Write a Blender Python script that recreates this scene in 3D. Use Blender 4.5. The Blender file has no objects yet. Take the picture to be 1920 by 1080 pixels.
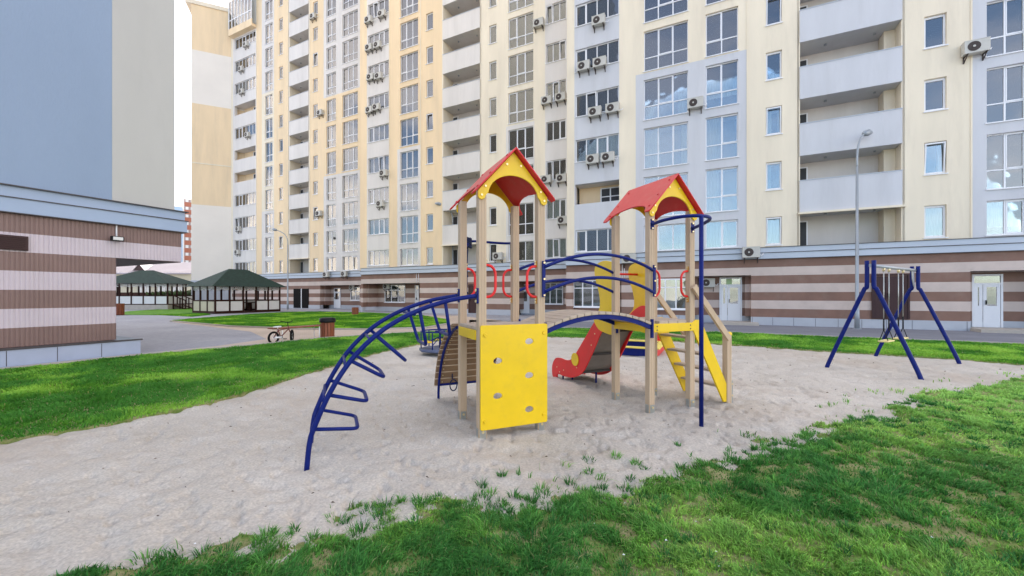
import bpy, math, random
import numpy as np
from mathutils import Vector, Matrix
R = math.radians
rng = random.Random(7)
scene = bpy.context.scene
col = scene.collection

# ------------------------------------------------------------------ camera, sky, sun, exposure
FPX, CX, HY, EYE = 765.0, 960.0, 552.0, 1.6
cam = bpy.data.objects.new('camera', bpy.data.cameras.new('camera'))
col.objects.link(cam)
cam.location = (0, 0, EYE); cam.rotation_euler = (R(90), 0, 0)
cam.data.sensor_width = 36; cam.data.lens = FPX/1920*36
cam.data.shift_y = (HY-540)/1920
cam.data.clip_end = 3000; cam.data.clip_start = 0.05
scene.camera = cam
SUN_EL, SUN_AZ = R(38), R(14)          # azimuth measured clockwise from +Y: behind the apartment block
world = bpy.data.worlds.new('World'); scene.world = world; world.use_nodes = True
nt = world.node_tree
sky = nt.nodes.new('ShaderNodeTexSky'); sky.sky_type = 'NISHITA'; sky.sun_disc = False
sky.sun_elevation = SUN_EL; sky.sun_rotation = SUN_AZ
sky.air_density = 1.0; sky.dust_density = 1.2; sky.ozone_density = 2.5
bg = nt.nodes['Background']; bg.inputs[1].default_value = 0.13
wtc = nt.nodes.new('ShaderNodeTexCoord'); wmp = nt.nodes.new('ShaderNodeMapping'); wmp.inputs['Scale'].default_value = (1, 1, 2.2)
wno = nt.nodes.new('ShaderNodeTexNoise'); wno.inputs['Scale'].default_value = 2.3; wno.inputs['Detail'].default_value = 7; wno.inputs['Roughness'].default_value = .55
wmr = nt.nodes.new('ShaderNodeMapRange'); wmr.inputs[1].default_value = .46; wmr.inputs[2].default_value = .60; wmr.inputs[3].default_value = .08; wmr.inputs[4].default_value = .92
wmx = nt.nodes.new('ShaderNodeMix'); wmx.data_type = 'RGBA'; wmx.inputs['B'].default_value = (12.2, 10.6, 9.0, 1)   # bright broken cloud
nt.links.new(wtc.outputs['Generated'], wmp.inputs[0]); nt.links.new(wmp.outputs[0], wno.inputs['Vector']); nt.links.new(wno.outputs[0], wmr.inputs[0])
wdp = nt.nodes.new('ShaderNodeVectorMath'); wdp.operation = 'DOT_PRODUCT'; wdp.inputs[1].default_value = (-.35, -.70, .62)
wcl = nt.nodes.new('ShaderNodeMapRange'); wcl.inputs[1].default_value = .50; wcl.inputs[2].default_value = .92; wcl.inputs[3].default_value = 1; wcl.inputs[4].default_value = .15   # clearer blue gap behind the viewer
wmu = nt.nodes.new('ShaderNodeMath'); wmu.operation = 'MULTIPLY'
nt.links.new(wtc.outputs['Generated'], wdp.inputs[0]); nt.links.new(wdp.outputs['Value'], wcl.inputs[0]); nt.links.new(wcl.outputs[0], wmu.inputs[0]); nt.links.new(wmr.outputs[0], wmu.inputs[1])
nt.links.new(wmu.outputs[0], wmx.inputs['Factor']); nt.links.new(sky.outputs[0], wmx.inputs['A'])
nt.links.new(wmx.outputs['Result'], bg.inputs[0])
sl = bpy.data.lights.new('sun', 'SUN'); sl.energy = 3.0; sl.angle = R(0.6); sl.color = (1, .95, .86)
sun = bpy.data.objects.new('sun', sl); col.objects.link(sun)
sd = Vector((math.sin(SUN_AZ)*math.cos(SUN_EL), math.cos(SUN_AZ)*math.cos(SUN_EL), math.sin(SUN_EL)))
sun.rotation_euler = (-sd).to_track_quat('-Z', 'Y').to_euler()
scene.view_settings.view_transform = 'Standard'; scene.view_settings.look = 'None'
scene.view_settings.exposure = 1.75; scene.view_settings.gamma = 1.0
scene.render.resolution_x = 1024; scene.render.resolution_y = 576
try:
    scene.cycles.max_bounces = 6; scene.cycles.transparent_max_bounces = 8
    scene.cycles.diffuse_bounces = 4; scene.cycles.glossy_bounces = 3
except Exception: pass

# ------------------------------------------------------------------ helpers
def W(px, py, z=0.0):                 # where the photograph's pixel meets the height z
    t = (z-EYE)/((HY-py)/FPX); return ((px-CX)/FPX*t, t)
def tag(o, label=None, cat=None, group=None, kind=None):
    if label: o['label'] = label
    if cat: o['category'] = cat
    if group: o['group'] = group
    if kind: o['kind'] = kind
    return o
def empty(name, loc=(0, 0, 0), rz=0):
    o = bpy.data.objects.new(name, None); o.empty_display_size = .3
    o.location = loc; o.rotation_euler = (0, 0, rz); col.objects.link(o); return o
def mesh_obj(name, me, parent=None, mats=()):
    o = bpy.data.objects.new(name, me); col.objects.link(o)
    for m in mats: me.materials.append(m)
    if parent is not None: o.parent = parent
    return o
def copy_tree(o, parent=None):
    c = o.copy(); col.objects.link(c); c.parent = parent
    for ch in [x for x in bpy.data.objects if x.parent == o]: copy_tree(ch, c)
    return c
class MB:
    def __init__(s): s.v = []; s.f = []; s.m = []; s.sm = []
    def face(s, pts, m=0, smooth=False):
        n = len(s.v); s.v += [tuple(p) for p in pts]; s.f.append(tuple(range(n, n+len(pts)))); s.m.append(m); s.sm.append(smooth)
    def box(s, x0, x1, y0, y1, z0, z1, m=0, M=None):
        n = len(s.v)
        p = [(x0,y0,z0),(x1,y0,z0),(x1,y1,z0),(x0,y1,z0),(x0,y0,z1),(x1,y0,z1),(x1,y1,z1),(x0,y1,z1)]
        if M is not None: p = [tuple(M @ Vector(q)) for q in p]
        s.v += p
        for f in ((0,3,2,1),(4,5,6,7),(0,1,5,4),(1,2,6,5),(2,3,7,6),(3,0,4,7)):
            s.f.append(tuple(n+i for i in f)); s.m.append(m); s.sm.append(False)
        return s
    def prism(s, prof, a, b, m=0, M=None, ax='z'):     # profile (x,y) extruded along ax from a to b
        n = len(s.v); k = len(prof)
        def put(q, t):
            P = {'z': (q[0], q[1], t), 'y': (q[0], t, q[1]), 'x': (t, q[0], q[1])}[ax]
            return tuple(M @ Vector(P)) if M is not None else P
        s.v += [put(q, a) for q in prof]+[put(q, b) for q in prof]
        s.f.append(tuple(n+i for i in range(k))[::-1]); s.f.append(tuple(n+k+i for i in range(k)))
        for i in range(k): s.f.append((n+i, n+(i+1) % k, n+k+(i+1) % k, n+k+i))
        s.m += [m]*(k+2); s.sm += [False]*(k+2); return s
    def tube(s, pts, r, seg=12, m=0, cap=True, closed=False):
        pts = [Vector(p) for p in pts]; n0 = len(s.v); N = len(pts)
        up = None
        for i, p in enumerate(pts):
            if closed: t = (pts[(i+1) % N]-pts[i-1])
            else: t = (pts[min(i+1, N-1)]-pts[max(i-1, 0)])
            t.normalize()
            if up is None:
                up = Vector((0,0,1)) if abs(t.z) < .9 else Vector((1,0,0))
            b = t.cross(up).normalized(); up = b.cross(t).normalized()
            rr = r[i] if isinstance(r, (list, tuple)) else r
            for k in range(seg):
                a = 2*math.pi*k/seg
                s.v.append(tuple(p+(b*math.cos(a)+up*math.sin(a))*rr))
        for i in range(N if closed else N-1):
            j = (i+1) % N
            for k in range(seg):
                s.f.append((n0+i*seg+k, n0+i*seg+(k+1) % seg, n0+j*seg+(k+1) % seg, n0+j*seg+k)); s.m.append(m); s.sm.append(True)
        if cap and not closed:
            s.f.append(tuple(n0+k for k in range(seg))); s.f.append(tuple(n0+(N-1)*seg+k for k in range(seg))[::-1])
            s.m += [m, m]; s.sm += [False, False]
        return s
    def cyl(s, c, r, z0, z1, seg=20, m=0, r2=None):
        return s.tube([(c[0], c[1], z0), (c[0], c[1], z1)], [r, r if r2 is None else r2], seg, m)
    def lathe(s, c, prof, seg=16, m=0):
        n = len(s.v)
        for (r, z) in prof:
            for k in range(seg):
                a = 2*math.pi*k/seg; s.v.append((c[0]+r*math.cos(a), c[1]+r*math.sin(a), c[2]+z))
        for i in range(len(prof)-1):
            for k in range(seg):
                s.f.append((n+i*seg+k, n+i*seg+(k+1) % seg, n+(i+1)*seg+(k+1) % seg, n+(i+1)*seg+k)); s.m.append(m); s.sm.append(True)
        return s
    def build(s, name, mats, parent=None, bevel=0, recalc=True):
        me = bpy.data.meshes.new(name); me.from_pydata(s.v, [], s.f)
        if not isinstance(mats, (list, tuple)): mats = [mats]
        for m in mats: me.materials.append(m)
        me.polygons.foreach_set('material_index', s.m); me.polygons.foreach_set('use_smooth', s.sm)
        if recalc:
            import bmesh
            bm = bmesh.new(); bm.from_mesh(me); bmesh.ops.recalc_face_normals(bm, faces=bm.faces); bm.to_mesh(me); bm.free()
        me.update(); o = bpy.data.objects.new(name, me); col.objects.link(o)
        if parent is not None: o.parent = parent
        if bevel:
            b = o.modifiers.new('bevel', 'BEVEL'); b.width = bevel; b.segments = 2; b.limit_method = 'ANGLE'; b.angle_limit = R(40)
            b.harden_normals = False
        return o
def smooth(pts, n=8, closed=False):        # Catmull-Rom through the points
    P = [Vector(p) for p in pts]; out = []
    N = len(P)
    rngs = range(N if closed else N-1)
    for i in rngs:
        p0 = P[i-1] if (i > 0 or closed) else P[0]*2-P[1]
        p1 = P[i]; p2 = P[(i+1) % N]
        p3 = P[(i+2) % N] if (i+2 < N or closed) else P[-1]*2-P[-2]
        for k in range(n):
            t = k/n
            out.append(.5*((2*p1)+(p2-p0)*t+(2*p0-5*p1+4*p2-p3)*t*t+(3*p1-p0-3*p2+p3)*t**3))
    if not closed: out.append(P[-1])
    return out
def plate(name, loops, t, mat, parent, M, bevel=.004):   # flat board with holes: outlines (x,y), thickness t, put in place by M
    cu = bpy.data.curves.new('c', 'CURVE'); cu.dimensions = '2D'; cu.fill_mode = 'BOTH'
    cu.extrude = t/2-bevel; cu.bevel_depth = bevel; cu.bevel_resolution = 1
    for L in loops:
        sp = cu.splines.new('POLY'); sp.points.add(len(L)-1)
        for i, p in enumerate(L): sp.points[i].co = (p[0], p[1], 0, 1)
        sp.use_cyclic_u = True
    tmp = bpy.data.objects.new('c', cu); col.objects.link(tmp)
    dg = bpy.context.evaluated_depsgraph_get(); dg.update()
    me = bpy.data.meshes.new_from_object(tmp.evaluated_get(dg))
    bpy.data.objects.remove(tmp); bpy.data.curves.remove(cu)
    me.name = name; me.transform(M); me.materials.clear(); me.materials.append(mat)
    o = bpy.data.objects.new(name, me); col.objects.link(o); o.parent = parent
    return o
def basis(x, y, z, o=(0,0,0)):
    M = Matrix.Identity(4)
    for i in range(3):
        M[i][0] = x[i]; M[i][1] = y[i]; M[i][2] = z[i]; M[i][3] = o[i]
    return M
def rounded(pts, r, n=5):                  # outline with corners rounded
    out = []; N = len(pts)
    for i in range(N):
        p = Vector(pts[i]); a = Vector(pts[i-1])-p; b = Vector(pts[(i+1) % N])-p
        rr = r[i] if isinstance(r, (list, tuple)) else r
        rr = min(rr, a.length*.48, b.length*.48); p1 = p+a.normalized()*rr; p2 = p+b.normalized()*rr
        for k in range(n+1):
            t = k/n; out.append(tuple(p1*(1-t)**2+p*2*t*(1-t)+p2*t*t))
    return out

# value noise on numpy arrays
_T = np.random.RandomState(3).rand(256, 256)
def vnoise(x, y):
    xi = np.floor(x).astype(int); yi = np.floor(y).astype(int); fx = x-xi; fy = y-yi
    fx = fx*fx*(3-2*fx); fy = fy*fy*(3-2*fy)
    a = _T[xi % 256, yi % 256]; b = _T[(xi+1) % 256, yi % 256]; c = _T[xi % 256, (yi+1) % 256]; d = _T[(xi+1) % 256, (yi+1) % 256]
    return (a*(1-fx)+b*fx)*(1-fy)+(c*(1-fx)+d*fx)*fy
def fbm(x, y, o=4):
    s = 0; a = .5; t = 0
    for i in range(o): s = s+a*vnoise(x*2**i+i*17.3, y*2**i+i*9.1); t += a; a *= .5
    return s/t
def inside(P, poly):                       # P Nx2
    x, y = P[:, 0], P[:, 1]; r = np.zeros(len(P), bool); n = len(poly)
    for i in range(n):
        x0, y0 = poly[i]; x1, y1 = poly[(i+1) % n]
        c = ((y0 > y) != (y1 > y)); 
        with np.errstate(divide='ignore', invalid='ignore'):
            r ^= c & (x < (x1-x0)*(y-y0)/((y1-y0) if y1 != y0 else 1e-9)+x0)
    return r
def edge_dist(P, poly, closed=True):
    d = np.full(len(P), 1e9); n = len(poly)
    for i in range(n if closed else n-1):
        a = np.array(poly[i]); b = np.array(poly[(i+1) % n]); ab = b-a; L = max((ab**2).sum(), 1e-9)
        t = np.clip(((P-a)@ab)/L, 0, 1); q = a+t[:, None]*ab
        d = np.minimum(d, np.sqrt(((P-q)**2).sum(1)))
    return d

# ------------------------------------------------------------------ materials
def new_mat(name):
    m = bpy.data.materials.new(name); m.use_nodes = True; return m, m.node_tree, m.node_tree.nodes['Principled BSDF']
def N(nt, typ, **k):
    n = nt.nodes.new(typ)
    for a, b in k.items(): setattr(n, a, b)
    return n
def mat(name, c, rough=.6, var=.12, scale=3.0, bump=0.0, bscale=60.0, metal=0, spec=.5, detail=4, stretch=None, coat=0, speck=0, grime=0, gcol=(.16, .13, .10), gscale=7.0):
    m, t, b = new_mat(name); L = t.links
    tc = N(t, 'ShaderNodeTexCoord'); src = tc.outputs['Object']
    if stretch:
        mp = N(t, 'ShaderNodeMapping'); mp.inputs['Scale'].default_value = stretch; L.new(src, mp.inputs[0]); src = mp.outputs[0]
    no = N(t, 'ShaderNodeTexNoise'); no.inputs['Scale'].default_value = scale; no.inputs['Detail'].default_value = detail
    no.inputs['Roughness'].default_value = .6
    L.new(src, no.inputs['Vector'])
    rp = N(t, 'ShaderNodeMapRange'); rp.inputs[1].default_value = .25; rp.inputs[2].default_value = .75
    rp.inputs[3].default_value = 1-var; rp.inputs[4].default_value = 1+var
    L.new(no.outputs[0], rp.inputs[0])
    mx = N(t, 'ShaderNodeVectorMath', operation='SCALE'); mx.inputs[0].default_value = c
    L.new(rp.outputs[0], mx.inputs['Scale']); last = mx.outputs[0]
    if grime:
        g1 = N(t, 'ShaderNodeTexNoise'); g1.inputs['Scale'].default_value = gscale; g1.inputs['Detail'].default_value = 9; g1.inputs['Roughness'].default_value = .72
        L.new(src, g1.inputs['Vector']); g2 = N(t, 'ShaderNodeMapRange'); g2.inputs[1].default_value = .50; g2.inputs[2].default_value = .74; g2.inputs[4].default_value = grime
        L.new(g1.outputs[0], g2.inputs[0]); g3 = N(t, 'ShaderNodeMix', data_type='RGBA'); g3.inputs['B'].default_value = (*gcol, 1)
        L.new(g2.outputs[0], g3.inputs['Factor']); L.new(last, g3.inputs['A']); last = g3.outputs['Result']
    L.new(last, b.inputs['Base Color'])
    b.inputs['Roughness'].default_value = rough; b.inputs['Metallic'].default_value = metal
    b.inputs['Specular IOR Level'].default_value = spec
    if coat: b.inputs['Coat Weight'].default_value = coat; b.inputs['Coat Roughness'].default_value = .15
    if bump:
        n2 = N(t, 'ShaderNodeTexNoise'); n2.inputs['Scale'].default_value = bscale; n2.inputs['Detail'].default_value = 5
        L.new(src, n2.inputs['Vector'])
        bp = N(t, 'ShaderNodeBump'); bp.inputs['Strength'].default_value = bump; bp.inputs['Distance'].default_value = .02
        L.new(n2.outputs[0], bp.inputs['Height']); L.new(bp.outputs[0], b.inputs['Normal'])
    return m
M = {}
M['cream'] = mat('cream_render', stretch=(1, 1, .14), c=(.78, .69, .54), rough=.85, var=.075, scale=1.1, bump=.15, bscale=25, grime=.3, gcol=(.42, .36, .28), gscale=.9)
M['peach'] = mat('peach_sunglow_render', stretch=(1, 1, .14), c=(.80, .62, .40), rough=.85, var=.075, scale=1.1, bump=.15, bscale=25, grime=.3, gcol=(.42, .36, .28), gscale=.9)  # peach paint, brightened to carry the sun glow on the upper-left walls
M['white_cool'] = mat('cool_white_render', stretch=(1, 1, .14), c=(.57, .575, .60), rough=.85, var=.06, scale=1.1, bump=.12, bscale=25, grime=.3, gcol=(.38, .37, .37), gscale=.9)
M['white'] = mat('white_render', stretch=(1, 1, .14), c=(.68, .64, .60), rough=.85, var=.075, scale=1.1, bump=.12, bscale=25, grime=.3, gcol=(.42, .38, .34), gscale=.9)
M['blue_render'] = mat('blue_render', (.25, .325, .44), .85, .07, .6, .3, 30, stretch=(1, 1, .35), grime=.25, gcol=(.2, .25, .33), gscale=1.2)
M['grey_render'] = mat('pale_grey_render', (.46, .455, .425), .85, .05, .5, .15, 30, stretch=(1, 1, .3), grime=.2, gcol=(.34, .33, .31), gscale=1.2)
M['cornice'] = mat('pale_blue_cornice', (.48, .53, .60), .6, .04, 1)
M['brown_tile'] = mat('brown_cladding', (.215, .118, .085), .7, .16, 1.3, .1, 20, grime=.3, gcol=(.28, .22, .18), gscale=1.5)
M['pink_tile'] = mat('pale_pink_cladding', (.56, .46, .405), .7, .09, 1.3, .1, 20, grime=.3, gcol=(.33, .27, .24), gscale=1.5)
M['brown_metal'] = mat('brown_profiled_metal', (.20, .125, .11), .5, .10, 1.5)
M['pink_metal'] = mat('pale_profiled_metal', (.53, .46, .50), .5, .06, 1.5)
M['plinth'] = mat('grey_stone_plinth', (.42, .44, .48), .6, .06, 2, .1, 60)
M['dark_trim'] = mat('dark_trim', (.05, .045, .05), .5)
M['pvc'] = mat('white_pvc', (.78, .78, .80), .35, .02, 2)
M['dark_room'] = mat('dark_room', (.055, .058, .065), .9, .3, .7)  # dark colour stands in for the shade of unlit rooms
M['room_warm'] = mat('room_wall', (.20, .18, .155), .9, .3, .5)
M['curtain'] = mat('curtain_cloth', (.72, .71, .68), .9, .06, 3)
M['curtain_beige'] = mat('beige_curtain_cloth', (.52, .46, .36), .9, .08, 3)
M['blind'] = mat('green_grey_blind', (.40, .44, .42), .9, .08, 2)
M['ac_white'] = mat('ac_casing', (.50, .485, .44), .5, .06, 4)
M['black'] = mat('black_plastic', (.012, .012, .014), .5, .2, 6, spec=.15)
M['rust'] = mat('rusty_bracket', (.06, .045, .04), .7, .3, 10)
M['door_brown'] = mat('dark_brown_steel', (.055, .028, .028), .5, .1, 2, spec=.2)
M['blue'] = mat('blue_paint', (.002, .011, .13), .45, .15, 9, .02, 120, spec=.18, grime=.12, gcol=(.10, .12, .2))
M['yellow'] = mat('yellow_plastic', (.80, .53, .003), .42, .06, 3, .03, 150, grime=.12)
M['red'] = mat('red_plastic', (.72, .008, .010), .4, .08, 3, .02, 150, grime=.15)
M['roof_red'] = mat('red_roof_board', (.58, .012, .02), .42, .08, 3, .02, 150, grime=.18, gcol=(.5, .25, .22))
M['wpc'] = mat('tan_composite', (.52, .385, .255), .7, .14, 5, .12, 90, stretch=(1, 1, .08), grime=.35, gcol=(.26, .2, .15))
M['deck'] = mat('tan_deck_board', (.46, .37, .28), .75, .12, 6, .12, 90)
M['slat'] = mat('brown_ramp_board', (.25, .155, .085), .7, .15, 6, .1, 60)
M['slat_edge'] = mat('light_board_edge', (.55, .42, .30), .7, .1, 6)
M['steel'] = mat('galvanised_steel', (.42, .44, .43), .35, .12, 20, metal=.8)
M['orange_zinc'] = mat('orange_zinc', (.65, .30, .03), .4)
M['brass'] = mat('bolt_cap', (.75, .62, .35), .3, .1, 20, metal=.6)
M['slide_grey'] = mat('slide_underside', (.03, .028, .03), .5, .2, 4)
M['rope'] = mat('rope', (.012, .02, .07), .8, .3, 60)
M['lamp_grey'] = mat('lamp_grey_paint', (.30, .33, .36), .4, .08, 3, metal=.3)
M['roof_green'] = mat('green_shingle', (.012, .035, .025), .85, .5, 5, .5, 18)
M['wood_dark'] = mat('dark_brown_timber', (.035, .013, .009), .7, .3, 6, spec=.15)
M['panel_white'] = mat('white_board', (.66, .66, .64), .7, .05, 2)
M['panel_cream'] = mat('cream_board', (.50, .45, .34), .7, .08, 2)
M['wood_red'] = mat('red_brown_timber', (.22, .06, .025), .5, .25, 8, stretch=(1, 1, .2))
M['tyre'] = mat('tyre', (.012, .011, .011), .9, spec=.1)
M['bike_frame'] = mat('bike_dark_red_frame', (.14, .018, .012), .35, .1, 5)
M['hedge'] = mat('hedge_leaf', (.05, .075, .02), .8, .5, 8)
M['roof_metal'] = mat('pale_seam_roof', (.30, .27, .29), .5, .08, .4)
M['rubber'] = mat('blue_grey_deck', (.10, .12, .2), .6, .1, 6)

def glass_mat():
    m, t, b = new_mat('window_glass'); L = t.links; t.nodes.remove(b)
    out = t.nodes['Material Output']
    gl = N(t, 'ShaderNodeBsdfGlossy'); gl.inputs['Roughness'].default_value = .02; gl.inputs['Color'].default_value = (1, 1, 1, 1)
    tr = N(t, 'ShaderNodeBsdfTransparent'); tr.inputs[0].default_value = (.80, .86, .86, 1)
    fr = N(t, 'ShaderNodeFresnel'); fr.inputs['IOR'].default_value = 2.35
    tc = N(t, 'ShaderNodeTexCoord'); no = N(t, 'ShaderNodeTexNoise'); no.inputs['Scale'].default_value = .8
    L.new(tc.outputs['Object'], no.inputs[0])
    bp = N(t, 'ShaderNodeBump'); bp.inputs['Strength'].default_value = .12; bp.inputs['Distance'].default_value = .05
    L.new(no.outputs[0], bp.inputs['Height']); L.new(bp.outputs[0], gl.inputs['Normal'])
    mx = N(t, 'ShaderNodeMixShader'); L.new(fr.outputs[0], mx.inputs[0]); L.new(tr.outputs[0], mx.inputs[1]); L.new(gl.outputs[0], mx.inputs[2])
    L.new(mx.outputs[0], out.inputs[0]); return m
M['glass'] = glass_mat()

def attr_mat(name, rough=.7, sheen=0, transl=.38):
    m, t, b = new_mat(name); L = t.links
    at = N(t, 'ShaderNodeAttribute'); at.attribute_name = 'tint'
    L.new(at.outputs['Color'], b.inputs['Base Color']); b.inputs['Roughness'].default_value = rough
    b.inputs['Specular IOR Level'].default_value = .25
    if transl:
        tl = N(t, 'ShaderNodeBsdfTranslucent'); L.new(at.outputs['Color'], tl.inputs[0])
        mx = N(t, 'ShaderNodeMixShader'); mx.inputs[0].default_value = transl
        L.new(b.outputs[0], mx.inputs[1]); L.new(tl.outputs[0], mx.inputs[2]); L.new(mx.outputs[0], t.nodes['Material Output'].inputs[0])
    return m
M['blade'] = attr_mat('grass_blade')
M['leaf'] = attr_mat('hedge_leaves')

def ground_mix(name, stops, scale, rough=.9, bump=.4, bscale=80, dist=.03, second=None):
    m, t, b = new_mat(name); L = t.links
    tc = N(t, 'ShaderNodeTexCoord')
    n1 = N(t, 'ShaderNodeTexNoise'); n1.inputs['Scale'].default_value = scale; n1.inputs['Detail'].default_value = 6; n1.inputs['Roughness'].default_value = .65
    L.new(tc.outputs['Object'], n1.inputs['Vector'])
    rp = N(t, 'ShaderNodeValToRGB'); cr = rp.color_ramp
    while len(cr.elements) < len(stops): cr.elements.new(.5)
    for e, (p, c) in zip(cr.elements, stops): e.position = p; e.color = (*c, 1)
    L.new(n1.outputs[0], rp.inputs[0]); src = rp.outputs[0]
    n3 = N(t, 'ShaderNodeTexNoise'); n3.inputs['Scale'].default_value = bscale*1.7; n3.inputs['Detail'].default_value = 3
    L.new(tc.outputs['Object'], n3.inputs['Vector'])
    mr = N(t, 'ShaderNodeMapRange'); mr.inputs[1].default_value = .3; mr.inputs[2].default_value = .7; mr.inputs[3].default_value = .82; mr.inputs[4].default_value = 1.15
    L.new(n3.outputs[0], mr.inputs[0])
    vm = N(t, 'ShaderNodeVectorMath', operation='SCALE'); L.new(src, vm.inputs[0]); L.new(mr.outputs[0], vm.inputs['Scale'])
    last = vm.outputs[0]
    if second:
        n4 = N(t, 'ShaderNodeTexNoise'); n4.inputs['Scale'].default_value = second[1]; n4.inputs['Detail'].default_value = 7; n4.inputs['Roughness'].default_value = .7
        L.new(tc.outputs['Object'], n4.inputs['Vector']); m4 = N(t, 'ShaderNodeMapRange'); m4.inputs[1].default_value = second[2]; m4.inputs[2].default_value = second[3]; m4.inputs[4].default_value = second[4]
        L.new(n4.outputs[0], m4.inputs[0]); mc = N(t, 'ShaderNodeMix', data_type='RGBA'); mc.inputs['B'].default_value = (*second[0], 1)
        L.new(m4.outputs[0], mc.inputs['Factor']); L.new(last, mc.inputs['A']); last = mc.outputs['Result']
    L.new(last, b.inputs['Base Color'])
    b.inputs['Roughness'].default_value = rough; b.inputs['Specular IOR Level'].default_value = .2
    n2 = N(t, 'ShaderNodeTexNoise'); n2.inputs['Scale'].default_value = bscale; n2.inputs['Detail'].default_value = 8; n2.inputs['Roughness'].default_value = .7
    L.new(tc.outputs['Object'], n2.inputs['Vector'])
    bp = N(t, 'ShaderNodeBump'); bp.inputs['Strength'].default_value = bump; bp.inputs['Distance'].default_value = dist
    L.new(n2.outputs[0], bp.inputs['Height']); L.new(bp.outputs[0], b.inputs['Normal'])
    return m
M['sand'] = ground_mix('sand', [(.25, (.42, .365, .295)), (.42, (.52, .47, .40)), (.6, (.57, .52, .45)), (.8, (.62, .565, .495))], .9, .95, .75, 30, .025, second=((.47, .39, .31), .42, .50, .68, .75))
M['soil_grass'] = ground_mix('turf_soil', [(.3, (.12, .24, .04)), (.45, (.25, .32, .09)), (.6, (.44, .39, .20)), (.75, (.20, .30, .07))], 6, .95, .9, 60, .04)
M['turf_far'] = ground_mix('turf', [(.3, (.06, .17, .015)), (.5, (.10, .25, .02)), (.7, (.16, .32, .03))], 1.2, .95, .7, 30)
M['asphalt'] = ground_mix('asphalt', [(.3, (.17, .175, .20)), (.7, (.23, .235, .26))], .5, .85, .2, 120)
M['kerb'] = mat('kerb_concrete', (.42, .38, .33), .85, .12, 3, .15, 60)
def paver_mat(name, c1, c2, cm, sc):
    m, t, b = new_mat(name); L = t.links
    tc = N(t, 'ShaderNodeTexCoord'); br = N(t, 'ShaderNodeTexBrick')
    br.inputs['Color1'].default_value = (*c1, 1); br.inputs['Color2'].default_value = (*c2, 1); br.inputs['Mortar'].default_value = (*cm, 1)
    br.inputs['Scale'].default_value = sc; br.inputs['Mortar Size'].default_value = .012
    mp = N(t, 'ShaderNodeMapping'); mp.inputs['Rotation'].default_value = (0, 0, R(-26.7))
    L.new(tc.outputs['Object'], mp.inputs[0]); L.new(mp.outputs[0], br.inputs['Vector'])
    no = N(t, 'ShaderNodeTexNoise'); no.inputs['Scale'].default_value = .35; no.inputs['Detail'].default_value = 6
    L.new(tc.outputs['Object'], no.inputs['Vector'])
    mr = N(t, 'ShaderNodeMapRange'); mr.inputs[1].default_value = .3; mr.inputs[2].default_value = .7; mr.inputs[3].default_value = .85; mr.inputs[4].default_value = 1.12
    L.new(no.outputs[0], mr.inputs[0])
    vm = N(t, 'ShaderNodeVectorMath', operation='SCALE'); L.new(br.outputs[0], vm.inputs[0]); L.new(mr.outputs[0], vm.inputs['Scale'])
    L.new(vm.outputs[0], b.inputs['Base Color']); b.inputs['Roughness'].default_value = .85
    return m
M['paver'] = paver_mat('grey_pavers', (.27, .275, .31), (.34, .34, .37), (.2, .2, .21), 3.2)
M['tan_paver'] = paver_mat('tan_pavers', (.45, .36, .28), (.52, .42, .33), (.35, .28, .22), 3.2)

# ------------------------------------------------------------------ ground sheets
def sheet(name, poly, z, m, label=None):
    mb = MB(); mb.face([(x, y, z) for x, y in poly]); o = mb.build(name, m)
    tess = o.data
    import bmesh
    bm = bmesh.new(); bm.from_mesh(tess); bmesh.ops.triangulate(bm, faces=bm.faces)
    for f in bm.faces:
        if f.normal.z < 0: f.normal_flip()
    bm.to_mesh(tess); bm.free()
    o['kind'] = 'structure'
    if label: o['label'] = label
    return o
def skirted(name, poly, z0, z1, m, label=None):
    mb = MB(); mb.prism(poly, z0, z1); o = mb.build(name, m); o['kind'] = 'structure'
    if label: o['label'] = label
    return o
px = lambda L, z=0: [W(x, y, z) for x, y in L]
sheet('road', px([(880, 600), (1000, 603), (1400, 606), (1700, 614), (2400, 640), (2900, 690), (2300, 664), (1920, 648.5), (1560, 634.5), (1380, 626.5), (1020, 616.5), (880, 617)]), .006, M['asphalt'], 'grey asphalt strip along the striped ground floor')
sheet('path', px([(0, 691), (265, 663), (400, 650), (500, 636), (470, 622), (330, 605), (320, 603), (430, 612.5), (560, 617.5), (700, 618.5), (800, 615), (838, 608), (838, 598), (780, 591), (860, 592), (940, 601), (930, 619), (760, 626.5), (600, 637.5), (480, 650.5), (265, 669), (0, 698)]), .006, M['tan_paver'], 'tan paved path curving between the lawns')

lawnL = px([(-500, 770), (-200, 724), (0, 698), (265, 669), (480, 650), (600, 637), (760, 626), (900, 619), (1020, 616.5), (1100, 617.5), (1380, 626), (1560, 634), (1920, 648), (2400, 666),
            (2400, 714), (2100, 700), (1920, 686), (1800, 676), (1700, 669), (1560, 661), (1380, 648), (1200, 637), (1020, 632.5), (900, 634), (820, 640), (760, 651), (700, 665), (600, 695), (400, 757), (200, 800), (0, 832), (-500, 945)])
skirted('lawn', lawnL, -.05, .03, M['soil_grass'], 'lawn running along the far side of the sand')
for nm, pts in (('kerb', [(0, 697.2), (265, 668.2), (480, 649.4), (600, 636.6), (760, 625.6), (900, 618.6), (1020, 616), (1100, 617), (1380, 625.5), (1560, 633.5), (1920, 647.4), (2400, 665.3)]),
                ('kerb', [(320, 603), (430, 613), (560, 618), (700, 619), (800, 615.5), (840, 608)])):
    P = px(pts); mb = MB()
    for (x0, y0), (x1, y1) in zip(P, P[1:]):
        d = Vector((x1-x0, y1-y0)).normalized(); n = Vector((-d.y, d.x))*.05
        mb.prism([(x0-n.x, y0-n.y), (x1-n.x, y1-n.y), (x1+n.x, y1+n.y), (x0+n.x, y0+n.y)], -.04, .075)
    k = mb.build(nm, M['kerb']); k['kind'] = 'structure'
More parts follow.
